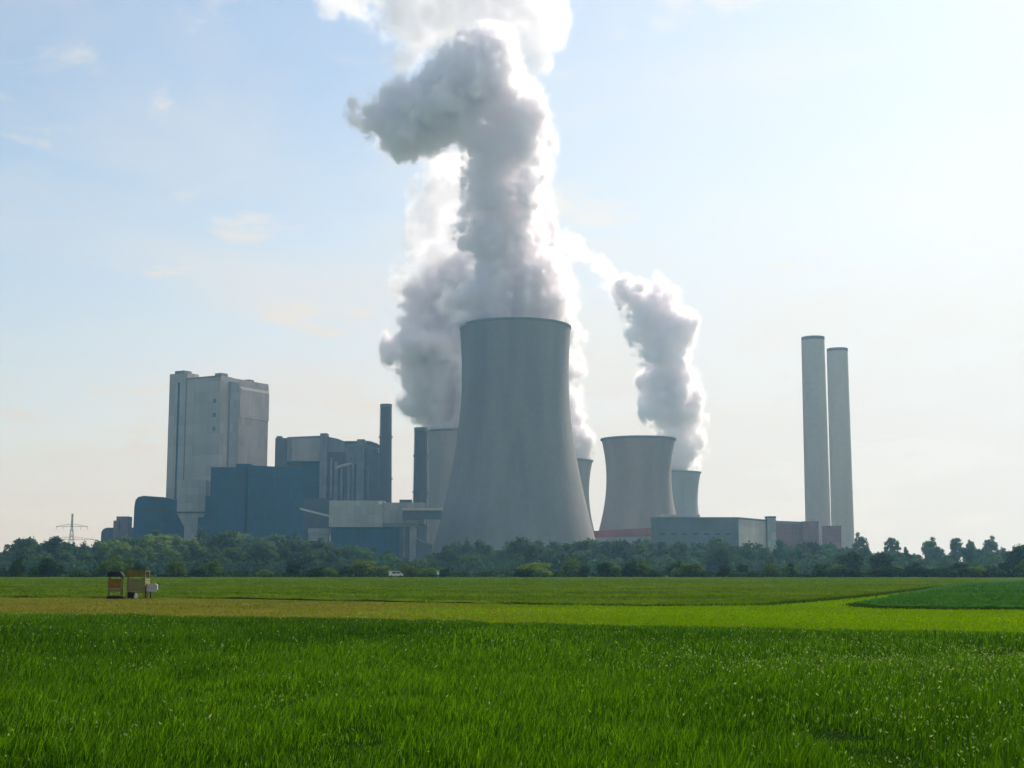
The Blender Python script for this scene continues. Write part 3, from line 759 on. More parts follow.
def surface_nets(Fd, iso, origin, vox):
    inside = Fd > iso
    nx, ny, nz = Fd.shape
    c = np.zeros((nx-1, ny-1, nz-1), np.int8)
    offs = [(i, j, k) for i in (0, 1) for j in (0, 1) for k in (0, 1)]
    for i, j, k in offs: c += inside[i:nx-1+i, j:ny-1+j, k:nz-1+k]
    act = (c > 0) & (c < 8)
    idx = -np.ones(c.shape, np.int64)
    cells = np.argwhere(act)
    idx[act] = np.arange(len(cells))
    acc = np.zeros((len(cells), 3), np.float64); cnt = np.zeros(len(cells))
    val = {o: Fd[cells[:, 0]+o[0], cells[:, 1]+o[1], cells[:, 2]+o[2]].astype(np.float64) - iso for o in offs}
    for a in offs:
        for ax in range(3):
            if a[ax] == 0:
                b = list(a); b[ax] = 1; b = tuple(b)
                va, vb = val[a], val[b]; m = (va > 0) != (vb > 0)
                t = np.where(m, va / np.where(m, va - vb, 1), 0)
                p = np.array(a, float)[None] + np.zeros((len(cells), 3)); p[:, ax] += t
                acc[m] += p[m]; cnt[m] += 1
    V = (cells + acc / cnt[:, None]) * vox + np.array(origin)
    Q = []
    for ax in range(3):
        u, v = (ax + 1) % 3, (ax + 2) % 3
        sl = [slice(None)] * 3; sl2 = [slice(None)] * 3
        sl[ax] = slice(0, -1); sl2[ax] = slice(1, None)
        e = inside[tuple(sl)] != inside[tuple(sl2)]
        # edges need neighbours in u and v
        pos = np.argwhere(e)
        pos = pos[(pos[:, u] > 0) & (pos[:, v] > 0) & (pos[:, u] < Fd.shape[u]-1) & (pos[:, v] < Fd.shape[v]-1)]
        s = inside[pos[:, 0], pos[:, 1], pos[:, 2]]
        def cell(du, dv):
            q = pos.copy(); q[:, u] -= du; q[:, v] -= dv; return idx[q[:, 0], q[:, 1], q[:, 2]]
        q = np.stack([cell(1, 1), cell(0, 1), cell(0, 0), cell(1, 0)], 1)
        q[~s] = q[~s][:, ::-1]
        Q.append(q)
    return V, np.concatenate(Q)

steam_mats = {'mid': vol_mat('steam_middle', 0.10, (0.9990, 0.988, 0.997), 0.4), 'pale_mid': vol_mat('steam_pale_middle', 0.016, (0.9990, 0.988, 0.997), 0.4), 'pale_core': vol_mat('steam_pale', 0.030, (0.9990, 0.988, 0.997), 0.4), 'pale_halo': vol_mat('steam_pale_thin', 0.008, (0.9990, 0.988, 0.997), 0.4), 'pale_wisp': vol_mat('steam_pale_wisp', 0.003, (0.9990, 0.988, 0.997), 0.4),
              'core': vol_mat('steam_dense', STEAM_CORE, (0.9990, 0.988, 0.997), 0.4),
              'halo': vol_mat('steam_thin', STEAM_HALO, (0.9990, 0.988, 0.997), 0.4),
              'wisp': vol_mat('steam_wisp', STEAM_WISP, (0.998, 0.998, 0.998), 0.4)}

def steam(label, D, puffs, vox, seed, zmin=None, feat=22.0, pale=False, amp=0.56, grow=1.06):
    """puffs: (px, py, radius in px, depth offset m, weight)"""
    k = D / F
    sp = []
    for p in puffs:
        px, py, r_ = p[:3]; off = p[3] if len(p) > 3 else 0.0; wgt = p[4] if len(p) > 4 else 0.0
        x, z = P(px, py, D + off); sp.append((x, D + off, z, r_ * k * grow, wgt))
    sp = np.array(sp); mar = 0.55 * sp[:, 3].max() + 3 * vox
    lo = (sp[:, :3] - sp[:, 3:4]).min(0) - mar; hi = (sp[:, :3] + sp[:, 3:4]).max(0) + mar
    shape = tuple(int(math.ceil(v)) for v in (hi - lo) / vox)
    X, Yg, Z = [lo[i] + np.arange(shape[i], dtype=np.float32) * vox for i in range(3)]
    r = np.random.default_rng(seed)
    # domain warp
    wv = [smooth_noise(shape, feat * 1.3, r, vox) * feat * .22 for _ in range(3)]
    XX = X[:, None, None] + wv[0]; YY = Yg[None, :, None] + wv[1]; ZZ = Z[None, None, :] + wv[2]
    acc = np.zeros(shape, np.float32)
    for x, y, z, rr, wg in sp:
        d = np.sqrt((XX - x)**2 + (YY - y)**2 + (ZZ - z)**2) / rr
        acc += np.exp(9.0 * (np.clip(1.0 - d, -1.2, 1) + wg)).astype(np.float32)
    base = np.log(np.maximum(acc, 1e-6)) / 9.0
    nz = np.zeros(shape, np.float32); a = 1.0; cell = feat; tot = 0
    while cell > vox * 1.6:
        nz += a * (np.abs(smooth_noise(shape, cell, r, vox)) - 0.62); tot += a
        a *= 0.72; cell *= 0.5
    fall = np.clip((base + .5) / .35, 0, 1)
    Fd = base + amp * nz * .8 * np.where(nz > 0, fall, 1)
    Fd = np.clip(Fd, -3, 3)
    if zmin: Fd[:, :, Z < zmin] = -3
    for ax in range(3):
        s = [slice(None)] * 3
        s[ax] = 0; Fd[tuple(s)] = -3
        s[ax] = -1; Fd[tuple(s)] = -3
    t = thing('steam_plume', label, 'steam plume', ((lo[0]+hi[0])/2, D, lo[2]), 0, 'steam plumes')
    o3 = (t.location.x, t.location.y, t.location.z)
    for nm, iso in (('wisp', -0.36), ('halo', -0.17), ('mid', -0.03), ('core', 0.09)):
        V, Q = surface_nets(Fd, iso, lo, vox)
        V = V - np.array(o3)
        o = np_mesh({'wisp': 'wisp', 'halo': 'veil', 'mid': 'puff', 'core': 'billow'}[nm], V, Q, steam_mats[('pale_' if pale else '') + nm], t)
    return t

if True:
    steam('tall main steam column rising from the tallest cooling tower and bending over at the top', 1100, [
        (516, 322, 46), (495, 300, 38), (532, 296, 34, -5), (506, 262, 35), (501, 228, 31), (522, 240, 26, 10), (530, 275, 26, 10), (504, 198, 30), (514, 205, 24, 5), (502, 172, 30), (462, 132, 24), (476, 146, 20), (424, 130, 26), (530, 128, 18), (490, 158, 24), (515, 150, 28),
        (470, 88, 40), (442, 108, 40), (410, 114, 34), (402, 118, 36), (396, 104, 24), (392, 132, 22), (404, 140, 22), (448, 142, 18), (500, 108, 34), (514, 132, 26), (494, 62, 25), (478, 50, 19), (455, 70, 26), (425, 92, 24), (525, 110, 16), (528, 185, 16),
        ], 1.3, 23, ztop1 - 3, feat=26)
    steam('pale upper steam cloud drifting off the top behind the main column', 1190, [
        (335, 2, 20), (362, -5, 28), (395, 10, 34), (430, 22, 38), (460, 8, 46), (505, 8, 46), (535, 20, 34), (545, 50, 18), (400, 60, 20), (520, 70, 24), (528, 110, 22), (532, 165, 22), (535, 205, 20), (430, -40, 50), (500, -40, 50)],
        2.2, 21, feat=30, pale=True)
    steam('grey steam billowing from the pale old cooling tower beside the tallest one', 1334, [
        (458, 432, 33), (440, 410, 26), (432, 385, 32), (455, 385, 36), (408, 352, 24), (430, 345, 38), (460, 345, 38), (398, 338, 15), (415, 378, 20), (440, 310, 32), (418, 300, 20), (462, 290, 34)],
        2.0, 33, P(0, 431, 1334)[1], feat=28)
    steam('thin torn upper steam between the grey billow and the main column', 1334, [
        (455, 275, 36), (430, 270, 30), (412, 272, 18), (405, 290, 12), (460, 235, 34), (436, 232, 24), (450, 195, 32), (428, 190, 20), (440, 165, 22), (415, 200, 12), (470, 170, 26), (432, 300, 24)],
        2.0, 35, None, feat=22, amp=.8, pale=True)
    steam('bright steam from the hidden tower showing past the edge of the tallest one', 1500, [
        (562, 462, 23), (566, 435, 20), (560, 405, 22), (556, 370, 22), (552, 335, 22), (548, 300, 22), (545, 270, 20), (540, 235, 18)],
        2.4, 44, P(0, 460, 1500)[1], feat=24)
    steam('separate leaning steam plume over the lower flared cooling tower', 1680, [
        (674, 474, 20), (684, 455, 16), (674, 440, 22), (682, 418, 18), (668, 405, 22), (675, 385, 20), (662, 375, 18), (664, 350, 22), (675, 325, 16), (657, 325, 22), (650, 305, 22), (636, 300, 16), (668, 312, 15)],
        2.0, 55, P(0, 472, 1680)[1], feat=24, grow=1.14)
    steam('pale steam band drifting back from the separate plume towards the main column', 1680, [
        (644, 298, 16), (630, 289, 13), (615, 279, 11), (602, 268, 10), (589, 257, 10), (575, 248, 11), (562, 240, 12)],
        2.0, 66, feat=18, amp=.6, pale=True)

# ------------------------------------------------------------------ trees
def leaf_cloud(blobs, n, size, r, flat=0.6):
    """leaf-clump quads scattered in blobs [(x,y,z,rx,ry,rz)], more towards the surface"""
    blobs = np.array(blobs, float)
    vol = blobs[:, 3] * blobs[:, 4] * blobs[:, 5]; pr = vol ** .75; pr /= pr.sum()
    bi = r.choice(len(blobs), n, p=pr)
    d = r.standard_normal((n, 3)); d /= np.linalg.norm(d, axis=1)[:, None]
    rad = r.random(n) ** 0.45 * (1 + .10 * r.standard_normal(n))
    Cc = blobs[bi, :3] + d * rad[:, None] * blobs[bi, 3:6]
    nrm = d + r.standard_normal((n, 3)) * .45; nrm /= np.linalg.norm(nrm, axis=1)[:, None]
    u = np.cross(nrm, r.standard_normal((n, 3))); u /= np.linalg.norm(u, axis=1)[:, None]
    v = np.cross(nrm, u)
    s = size * (0.6 + .8 * r.random(n))[:, None]
    V = np.stack([Cc - u*s, Cc - v*s*flat, Cc + u*s, Cc + v*s*flat], 1).reshape(-1, 3)
    Q = np.arange(4*n).reshape(-1, 4)
    tint = np.repeat(np.clip(r.random(n) * .7 + .3 * r.random(len(blobs))[bi], 0, 1), 4)
    return V, Q, tint

def limb_tree(mb, H, trunk_r, blobs, r):
    mb.bar((0, 0, -.3), (.1, 0, H*.35), trunk_r, trunk_r*.75, 7)
    mb.bar((.1, 0, H*.35), (0, .1, H*.75), trunk_r*.75, trunk_r*.3, 6)
    for b in blobs[:9]:
        z0 = H * (.25 + .3*r.random()); mb.bar((.05, 0, z0), (b[0]*.8, b[1]*.8, b[2]), trunk_r*.4, trunk_r*.1, 5)

def make_crown(kind, r):
    """unit tree, 10 m tall"""
    bl = []
    if kind == 'round':
        for k in range(16):
            a = r.random()*6.28; rr = r.random()**.5*3.0; z = 3.0 + r.random()*5.2
            f = 1 - abs(z - 5.6)/5.5; bl.append((math.cos(a)*rr*f, math.sin(a)*rr*f, z, 1.5+r.random()*.8, 1.5+r.random()*.8, 1.2+r.random()*.6))
        bl.append((0, 0, 5.5, 2.8, 2.8, 3.2))
    elif kind == 'oval':
        for k in range(16):
            a = r.random()*6.28; z = 2.2 + r.random()*6.6; f = math.sin(math.pi*min(1, (z-1)/9.2))
            bl.append((math.cos(a)*1.7*f, math.sin(a)*1.7*f, z, 1.1+r.random()*.6, 1.1+r.random()*.6, 1.2+r.random()*.6))
        bl.append((0, 0, 5.2, 1.8, 1.8, 3.8))
    elif kind == 'open':     # bare stem, loose separate leaf masses: sky shows through
        for k in range(34):
            zz_ = 1 - 2 * (k + .5) / 34; ph = k * 2.39996 + r.normal(0, .3); q = (1 - zz_ * zz_) ** .5 * r.uniform(.55, 1.05)
            bl.append((math.cos(ph)*q*3.1, math.sin(ph)*q*3.1, 6.7 + zz_*2.9 + r.normal(0, .25), .85+r.random()*.4, .85+r.random()*.4, .6+r.random()*.3))
        for k in range(14):
            a = r.random()*6.28; rr = r.random()*1.9; bl.append((math.cos(a)*rr, math.sin(a)*rr, 5.0 + r.random()*3.6, .8, .8, .6))
    elif kind == 'bush':
        for k in range(15):
            a = r.random()*6.28; rr = r.random()**.5*3.6; z = 1.0 + r.random()*6.3*(1 - (rr/4.4)**2)
            bl.append((math.cos(a)*rr, math.sin(a)*rr, z + .6, 1.6+r.random()*.8, 1.6+r.random()*.8, 1.4+r.random()*.7))
        bl.append((0, 0, 3.4, 3.6, 3.6, 3.4))
    return bl

PROTO = {}
def proto(kind, matn, i, n, size):
    key = (kind, matn, i)
    if key in PROTO: return PROTO[key]
    r = np.random.default_rng(hash((kind, i)) % 1000 if False else {'round': 100, 'oval': 200, 'open': 300, 'bush': 400}[kind] + i)
    bl = make_crown(kind, r)
    V, Q, tn = leaf_cloud(bl, n, size, r)
    V[:, 2] = np.maximum(V[:, 2], .05)
    cr = np_mesh('crown', V, Q, M[matn], None, uvcol=tn); me = cr.data; bpy.data.objects.remove(cr)
    mb = MB(); limb_tree(mb, 10 if kind != 'bush' else 5, .28 if kind != 'bush' else .18, bl, r)
    tr = mb.build('trunk', M['bark']); me2 = tr.data; bpy.data.objects.remove(tr)
    PROTO[key] = (me, me2); return PROTO[key]

def plant(name, label, cat, kind, matn, x, y, H, W, group, n=2600, size=.42, variants=4):
    """H tall, W wide (m); prototypes are 10 m tall and about 7 m wide"""
    cm, tm = proto(kind, matn, random.randrange(variants), n, size)
    t = bpy.data.objects.new(name, None); C.objects.link(t)
    wu = {'round': 8.0, 'oval': 5.6, 'open': 7.6, 'bush': 9.6}[kind]; hu = {'bush': 9.0}.get(kind, 10.2)
    t.location = (x, y, 0); t.scale = (W/wu, W/wu, H/hu); t.rotation_euler = (0, 0, random.random()*6.28)
    for nm, me in (('crown', cm), ('trunk', tm)):
        o = bpy.data.objects.new(nm, me); C.objects.link(o); o.parent = t
    tag(t, label, cat, group); return t

def skyline(px):
    xs = [-80, 0, 12, 24, 45, 70, 88, 100, 130, 180, 235, 300, 330, 380, 425, 450, 472, 500, 525, 552, 582, 610, 650, 690, 720, 760, 800, 828, 845, 900, 960, 1000, 1024, 1100]
    ys = [548, 549, 546, 535, 538, 537, 543, 541, 534, 530, 531, 534, 541, 547, 552, 540, 536, 542, 536, 542, 538, 540, 538, 542, 537, 540, 543, 540, 546, 548, 548, 547, 543, 541]
    return float(np.interp(px, xs, ys))

ZONES = [(-200, 100, 'below the electricity pylon'), (100, 213, 'before the tallest boiler house'), (213, 330, 'before the dark blue hall'), (330, 440, 'before the conveyor building'),
         (440, 600, 'before the tallest cooling tower'), (600, 655, 'before the red hall'), (655, 785, 'before the long grey hall'), (785, 860, 'before the tall chimneys'), (860, 1300, 'beyond the tall chimneys')]
def zone(px):
    for a, b, s in ZONES:
        if a <= px < b: return s
    return ZONES[-1][2]

rnd = random.Random(5)
for row, (D0, dh) in enumerate(((660, 0.0), (750, .5), (600, 5.5))):
    px = -90 + row * 5
    while px < 1110:
        D = D0 + rnd.uniform(-22, 22)
        xj = px + rnd.uniform(-4, 4)
        top = skyline(xj) + dh + rnd.choice([-2.5, 0, 0, 3, 6]) + rnd.uniform(-1, 2) + (3 if row == 2 else 0)
        x, H = P(xj, top, D)
        kd = rnd.choice(['round', 'round', 'oval']); W = max(7, H * rnd.uniform(.65, 1.1)) * (.75 if kd == 'oval' else 1)
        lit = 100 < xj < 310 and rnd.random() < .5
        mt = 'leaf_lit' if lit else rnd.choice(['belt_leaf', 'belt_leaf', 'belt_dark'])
        desc = {('round', 'leaf_lit'): 'fresh green round-crowned tree', ('oval', 'leaf_lit'): 'fresh green narrow tree', ('round', 'belt_leaf'): 'green round-crowned tree', ('oval', 'belt_leaf'): 'green narrow tree', ('round', 'belt_dark'): 'dark green round-crowned tree', ('oval', 'belt_dark'): 'dark green narrow tree'}[(kd, mt)]
        rowd = ('middle row', 'back row', 'front row')[row]
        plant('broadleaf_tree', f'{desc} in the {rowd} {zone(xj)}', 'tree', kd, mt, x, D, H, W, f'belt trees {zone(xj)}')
        px += rnd.uniform(12, 23)
# single open-crowned poplars standing above the belt on the right
for (px, top, wpx, lab) in ((860, 534, 15, 'beside the shorter tall chimney'), (892, 536.5, 17, 'alone on the skyline, second from the chimneys'), (930, 538.5, 17, 'third on the skyline from the chimneys'), (955.5, 538, 15, 'touching its neighbour, fourth from the chimneys'), (970.5, 540, 12, 'the low one squeezed between two taller ones'), (990, 537, 17, 'the last complete one on the skyline'), (866.5, 546, 7, 'very small, just past the first one'), (905.5, 546, 6, 'very small, between the second and third')):
    x, H = P(px, top, 780)
    plant('poplar_tree', f'open crowned poplar, {lab}', 'tree', 'open', 'leaf', x, 780, H, wpx * 780 / F * 1.1, 'skyline poplars', n=2400, size=.34)
for (px, top, wpx, lab) in ((1012, 545, 18, 'dark round tree at the end of the belt, behind the hedge end'), (1024, 541, 24, 'large dark tree cut by the edge, where the belt ends'), (850, 549, 34, 'broad dark tree behind the hedge, below the shorter tall chimney'), (880, 551, 30, 'broad dark tree behind the hedge, just past the chimneys')):
    x, H = P(px, top, 430)
    plant('broadleaf_tree', lab, 'tree', 'round', 'leaf_dark', x, 430, H, wpx * 430 / F, None, n=1800)

# front row of bushes along the far field edge
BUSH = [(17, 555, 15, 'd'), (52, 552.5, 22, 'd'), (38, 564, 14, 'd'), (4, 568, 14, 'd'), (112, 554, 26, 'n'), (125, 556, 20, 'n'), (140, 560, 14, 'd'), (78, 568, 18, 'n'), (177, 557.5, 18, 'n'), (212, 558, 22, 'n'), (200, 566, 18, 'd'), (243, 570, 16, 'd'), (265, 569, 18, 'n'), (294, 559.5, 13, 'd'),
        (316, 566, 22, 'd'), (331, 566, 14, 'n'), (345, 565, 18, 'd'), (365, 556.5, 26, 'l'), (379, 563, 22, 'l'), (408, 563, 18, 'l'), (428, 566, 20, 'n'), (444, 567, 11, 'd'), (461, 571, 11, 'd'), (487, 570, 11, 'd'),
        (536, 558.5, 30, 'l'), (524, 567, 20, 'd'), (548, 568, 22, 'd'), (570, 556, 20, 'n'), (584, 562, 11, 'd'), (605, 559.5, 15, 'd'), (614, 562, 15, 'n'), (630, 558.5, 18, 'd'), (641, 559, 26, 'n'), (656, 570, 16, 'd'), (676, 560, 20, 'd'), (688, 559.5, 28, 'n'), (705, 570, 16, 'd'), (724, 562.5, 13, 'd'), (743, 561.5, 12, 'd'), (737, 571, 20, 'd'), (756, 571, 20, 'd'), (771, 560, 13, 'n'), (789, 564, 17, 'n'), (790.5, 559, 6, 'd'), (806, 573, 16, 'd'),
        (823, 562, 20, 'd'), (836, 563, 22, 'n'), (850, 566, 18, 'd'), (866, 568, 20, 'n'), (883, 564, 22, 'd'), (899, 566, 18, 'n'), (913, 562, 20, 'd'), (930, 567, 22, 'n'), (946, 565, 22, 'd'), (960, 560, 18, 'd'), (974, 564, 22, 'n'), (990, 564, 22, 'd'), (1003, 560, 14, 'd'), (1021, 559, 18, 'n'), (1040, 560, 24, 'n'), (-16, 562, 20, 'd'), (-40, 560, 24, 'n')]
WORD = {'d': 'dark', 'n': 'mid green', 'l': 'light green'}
def size_word(w): return 'broad' if w >= 24 else 'small' if w <= 14 else 'medium'
prev = {}
ORD = ['first', 'second', 'third', 'fourth', 'fifth', 'sixth', 'seventh', 'eighth', 'ninth', 'tenth', 'eleventh', 'twelfth']
BUSH.sort()
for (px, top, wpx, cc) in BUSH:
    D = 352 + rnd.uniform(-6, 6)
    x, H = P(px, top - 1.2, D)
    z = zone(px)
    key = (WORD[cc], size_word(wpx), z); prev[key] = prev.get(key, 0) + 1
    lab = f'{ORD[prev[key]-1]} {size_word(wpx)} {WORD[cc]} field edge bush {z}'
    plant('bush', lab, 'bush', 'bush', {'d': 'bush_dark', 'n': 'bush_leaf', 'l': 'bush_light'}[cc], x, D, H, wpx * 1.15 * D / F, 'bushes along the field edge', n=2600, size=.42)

# low undergrowth filling the foot of the belt
def undergrowth(name, label, x0, x1, D0, D1, h0, h1, m, n, seed, size=.4):
    r = np.random.default_rng(seed)
    D = r.uniform(D0, D1, n); px = r.uniform(x0, x1, n); X = (px - 512) / F * D
    hh = h0 + (h1 - h0) * (.5 + .5 * np.sin(px * .11 + seed) * np.sin(px * .037 + 2 * seed))
    Zc = r.random(n) * hh
    Cc = np.c_[X, D, Zc]
    nr = r.standard_normal((n, 3)); nr /= np.linalg.norm(nr, axis=1)[:, None]
    u = np.cross(nr, r.standard_normal((n, 3))); u /= np.linalg.norm(u, axis=1)[:, None]; v = np.cross(nr, u)
    s = size * (.6 + .8 * r.random(n))[:, None]
    V = np.stack([Cc - u*s, Cc - v*s*.7, Cc + u*s, Cc + v*s*.7], 1).reshape(-1, 3); V[:, 2] = np.maximum(V[:, 2], 0.03)
    o = np_mesh(name, V, np.arange(4*n).reshape(-1, 4), m, uvcol=np.repeat(r.random(n), 4))
    return tag(o, label, 'undergrowth', None, 'stuff')
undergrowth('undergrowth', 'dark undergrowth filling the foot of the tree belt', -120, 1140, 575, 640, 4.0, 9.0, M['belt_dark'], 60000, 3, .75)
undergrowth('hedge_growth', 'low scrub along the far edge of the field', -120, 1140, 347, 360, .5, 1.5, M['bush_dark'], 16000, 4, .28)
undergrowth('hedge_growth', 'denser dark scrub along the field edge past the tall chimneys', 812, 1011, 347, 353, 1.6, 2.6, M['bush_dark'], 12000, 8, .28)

# ------------------------------------------------------------------ things in the field
# white van parked between the bushes
x, _ = P(396, 575, 346)
v = thing('parked_van', 'white van parked between bushes at the far field edge before the conveyor building', 'van', (x, 346, 0), R(4)); v.scale = (.8, .8, .85)
mb = MB(); mb.prism([(-2.2, .45), (2.2, .45), (2.2, 1.0), (1.7, 1.15), (1.1, 1.75), (-2.1, 1.8), (-2.2, 1.6)], -.85, .85); fix(mb.build('body', M['white'], v))
mb = MB(); mb.box(-1.2, .1, -.87, -.851, 1.15, 1.6); mb.build('window', M['glass'], v)
mb = MB(); mb.prism([(.2, 1.15), (1.45, 1.15), (1.02, 1.6), (.2, 1.6)], -.87, -.851); fix(mb.build('window', M['glass'], v))
for wx in (-1.4, 1.4):
    for wy in (-.86, .7):
        wh = MB().bar((wx, wy, .33), (wx, wy + .16, .33), .33, n=16).build('wheel', M['rubber'], v)
# small white marker post
x, _ = P(438, 575, 344)
o = thing('marker_post', 'short white marker post at the far field edge under the cooling tower', 'post', (x, 344, 0))
MB().bar((0, 0, 0), (0, 0, .75), .07, n=8).build('stake', M['wood'], o); MB().box(-.28, .28, -.1, .02, .72, 1.5).build('panel', M['white'], o)

Yh = 86.0
kx = Yh / F
def fx(px): return P(px, 590, Yh)[0]
def fz(py): return P(120, py, Yh)[1]
# A: narrow hutch with black roof and orange-brown board
xa = fx(115.5)
a = thing('feeding_hutch', 'narrow wooden hutch on legs with a black roof and an orange brown board', 'hutch', (xa, Yh, 0), R(6))
for sx in (-.38, .38):
    for sy in (-.3, .3): MB().box(sx-.035, sx+.035, sy-.035, sy+.035, 0, 1.32).build('leg', M['wood'], a)
MB().box(-.36, .36, -.34, -.31, .62, 1.2).build('front_board', M['orange'], a)
MB().box(-.34, .34, -.3, .3, .42, .60).build('shelf', M['wood'], a)
mb = MB(); mb.prism([(-.48, 1.33), (.48, 1.33), (.46, 1.42), (.3, 1.62), (-.3, 1.64), (-.46, 1.44)], -.42, .42); fix(mb.build('roof', M['black'], a))
mb = MB(); mb.prism([(-.5, .0), (.55, .0), (.5, .12), (.2, .2), (-.4, .18)], -.35, .35); fix(mb.build('skid', M['black'], a))
# B: wider slatted crate house
xb = fx(137)
b = thing('slatted_crate', 'wide slatted wooden crate on legs with an olive yellow top board', 'crate', (xb, Yh + .3, 0), R(-5))
for sx in (-.5, .5):
    for sy in (-.4, .4): MB().box(sx-.04, sx+.04, sy-.04, sy+.04, 0, 1.62).build('leg', M['wood'], b)
mb = MB()
for k in range(6): mb.box(-.53, .53, -.47, -.445, .42 + k*.135, .42 + k*.135 + .115)
for k in range(6): mb.box(-.565, -.542, -.44, .44, .42 + k*.135, .42 + k*.135 + .115)
for k in range(6): mb.box(.542, .565, -.44, .44, .42 + k*.135, .42 + k*.135 + .115)
mb.build('slatted_wall', M['wood'], b)
MB().box(-.6, .6, -.49, -.45, 1.30, 1.72).build('top_board', M['olive'], b)
MB().box(-.58, .58, -.44, .5, 1.63, 1.68).build('roof', M['olive'], b)
MB().box(-.5, .5, -.42, .42, .36, .41).build('floor_board', M['wood'], b)
# C: black bucket under the crate
xc = fx(132.3)
mb = MB(); mb.lathe([(.17, 0), (.20, .38), (.215, .38), (.215, .41), (.19, .41), (.165, .03)], 20)
o = shade_auto(mb.build('bucket', M['black'], None, loc=(xc, Yh - .25, 0))); tag(o, 'black bucket standing under the slatted crate', 'bucket')
xd = fx(137.5)
mb = MB(); mb.lathe([(.09, 0), (.11, .05), (.11, .2), (.05, .27), (.045, .32), (.0451, .33)], 16)
o = shade_auto(mb.build('canister', M['white'], None, loc=(xd, Yh - .3, 0))); tag(o, 'small white canister beside the black bucket', 'canister')
# D: white box on a post
xe = fx(151.5)
d = thing('post_box', 'pale grey box mounted on a dark forked post beside the slatted crate', 'box', (xe, Yh + .1, 0), R(8))
mb = MB(); mb.prism([(-.3, .46), (.24, .40), (.34, .55), (.33, .84), (.2, .9), (-.3, .88)], -.2, .2); fix(mb.build('case', mat('grey_plastic', (.45, .47, .48), .5, col2=(.36, .38, .4), scale=3), d))
mb = MB(); mb.bar((-.36, 0, 0), (-.36, 0, .95), .04, n=6); mb.bar((-.36, 0, .45), (-.28, 0, .5), .03, n=5); mb.build('post', M['black'], d)
MB().bar((-.08, 0, 0), (-.1, 0, .44), .05, n=6).build('leg', M['black'], d)

# ------------------------------------------------------------------ grass: modelled blades
GR = leaf_mat('grass_blades', (0.006, 0.032, 0.0005), (0.125, 0.270, 0.003), 0.45, rough=0.5, spec=0.10, obj_var=0)  # wide tint range, dark and bright blades also paint shading contrast
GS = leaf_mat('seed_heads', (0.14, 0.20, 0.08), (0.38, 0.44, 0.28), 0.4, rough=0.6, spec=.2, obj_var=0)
def vnoise2(x, y, cell, r):
    n = 256; g = r.random((n, n)); X = x / cell + 50; Y_ = y / cell + 50
    i = np.floor(X).astype(int); j = np.floor(Y_).astype(int); fx_, fy = X - i, Y_ - j
    fx_ = fx_*fx_*(3-2*fx_); fy = fy*fy*(3-2*fy); i %= n-1; j %= n-1
    return (g[i, j]*(1-fx_) + g[i+1, j]*fx_)*(1-fy) + (g[i, j+1]*(1-fx_) + g[i+1, j+1]*fx_)*fy

def front_edge(px):   # far edge of the front meadow, picture rows
    return np.interp(px, [-200, 0, 120, 360, 560, 800, 1024, 1300], [616, 616, 616, 620, 625.5, 631.5, 635, 638])

def blades(n, y0, y1, seed, dens_pow, h, w, segs=2):
    r = np.random.default_rng(seed)
    u = r.random(n); Y_ = (y0**(dens_pow) + u * (y1**dens_pow - y0**dens_pow)) ** (1/dens_pow)
    X = r.uniform(-1, 1, n) * (Y_ * .40 + 2.0)
    px = 512 + X / Y_ * F
    ang = np.arctan2(EYE, Y_)
    py = 384 + F * np.tan(ang + TH)
    keep = py > front_edge(px) - .3
    X, Y_ = X[keep], Y_[keep]; n = len(X)
    big = vnoise2(X, Y_, 3.0, r); sm = vnoise2(X, Y_, .55, r); tr = vnoise2(X, Y_ * .35, 1.6, r)
    edge_d = np.clip((py[keep] - front_edge(px[keep])) / 6.0, 0, 1)
    hh = h * (.55 + .45 * big + .75 * (sm - .5)) * r.uniform(.6, 1.3, n) * (.45 + .55 * edge_d)
    # sunken wheel-track like gaps
    gap = (tr < .24); hh[gap] *= .5
    ww = w * r.uniform(.7, 1.3, n) * (Y_ / 14) ** .6
    a = r.uniform(0, 6.283, n); lean = hh * r.uniform(.05, .55, n); la = r.uniform(0, 6.283, n) ; la = np.where(r.random(n) < .5, r.normal(0.3, .7, n), la)
    du = np.c_[np.cos(a), np.sin(a), np.zeros(n)] * ww[:, None]
    b0 = np.c_[X, Y_, np.zeros(n)]
    ld = np.c_[np.cos(la), np.sin(la), np.zeros(n)]
    mid = b0 + ld * (lean * .3)[:, None] + np.c_[np.zeros(n), np.zeros(n), hh * .6]
    tip = b0 + ld * lean[:, None] + np.c_[np.zeros(n), np.zeros(n), hh]
    V = np.stack([b0 - du, b0 + du, mid + du * .8, mid - du * .8, tip + du*.12, tip - du*.12], 1).reshape(-1, 3)
    i = np.arange(n)[:, None] * 6
    Q = np.concatenate([i + np.array([[0, 1, 2, 3]]), i + np.array([[3, 2, 4, 5]])], 0)
    pat = vnoise2(X, Y_ * .5, 4.5, r)
    tint = np.clip(-.04 + .35 * (big - .1) * r.random(n) + .35 * sm * r.random(n) + (.35 + .8 * pat) * r.random(n) ** 2.5, 0, 1)
    return V, Q, np.repeat(tint, 6), tip, n

sets = [blades(290000, 9.0, 26, 1, 1.5, .19, .0050), blades(330000, 22, 64, 2, 1.15, .20, .0066)]
Vs, Qs, Ts, off = [], [], [], 0
for V, Q, t_, tip, n in sets:
    Vs.append(V); Qs.append(Q + off); Ts.append(t_); off += len(V)
g = np_mesh('grass', np.concatenate(Vs), np.concatenate(Qs), GR, uvcol=np.concatenate(Ts))
tag(g, 'lush dark green grass blades of the front meadow', 'grass', None, 'stuff')
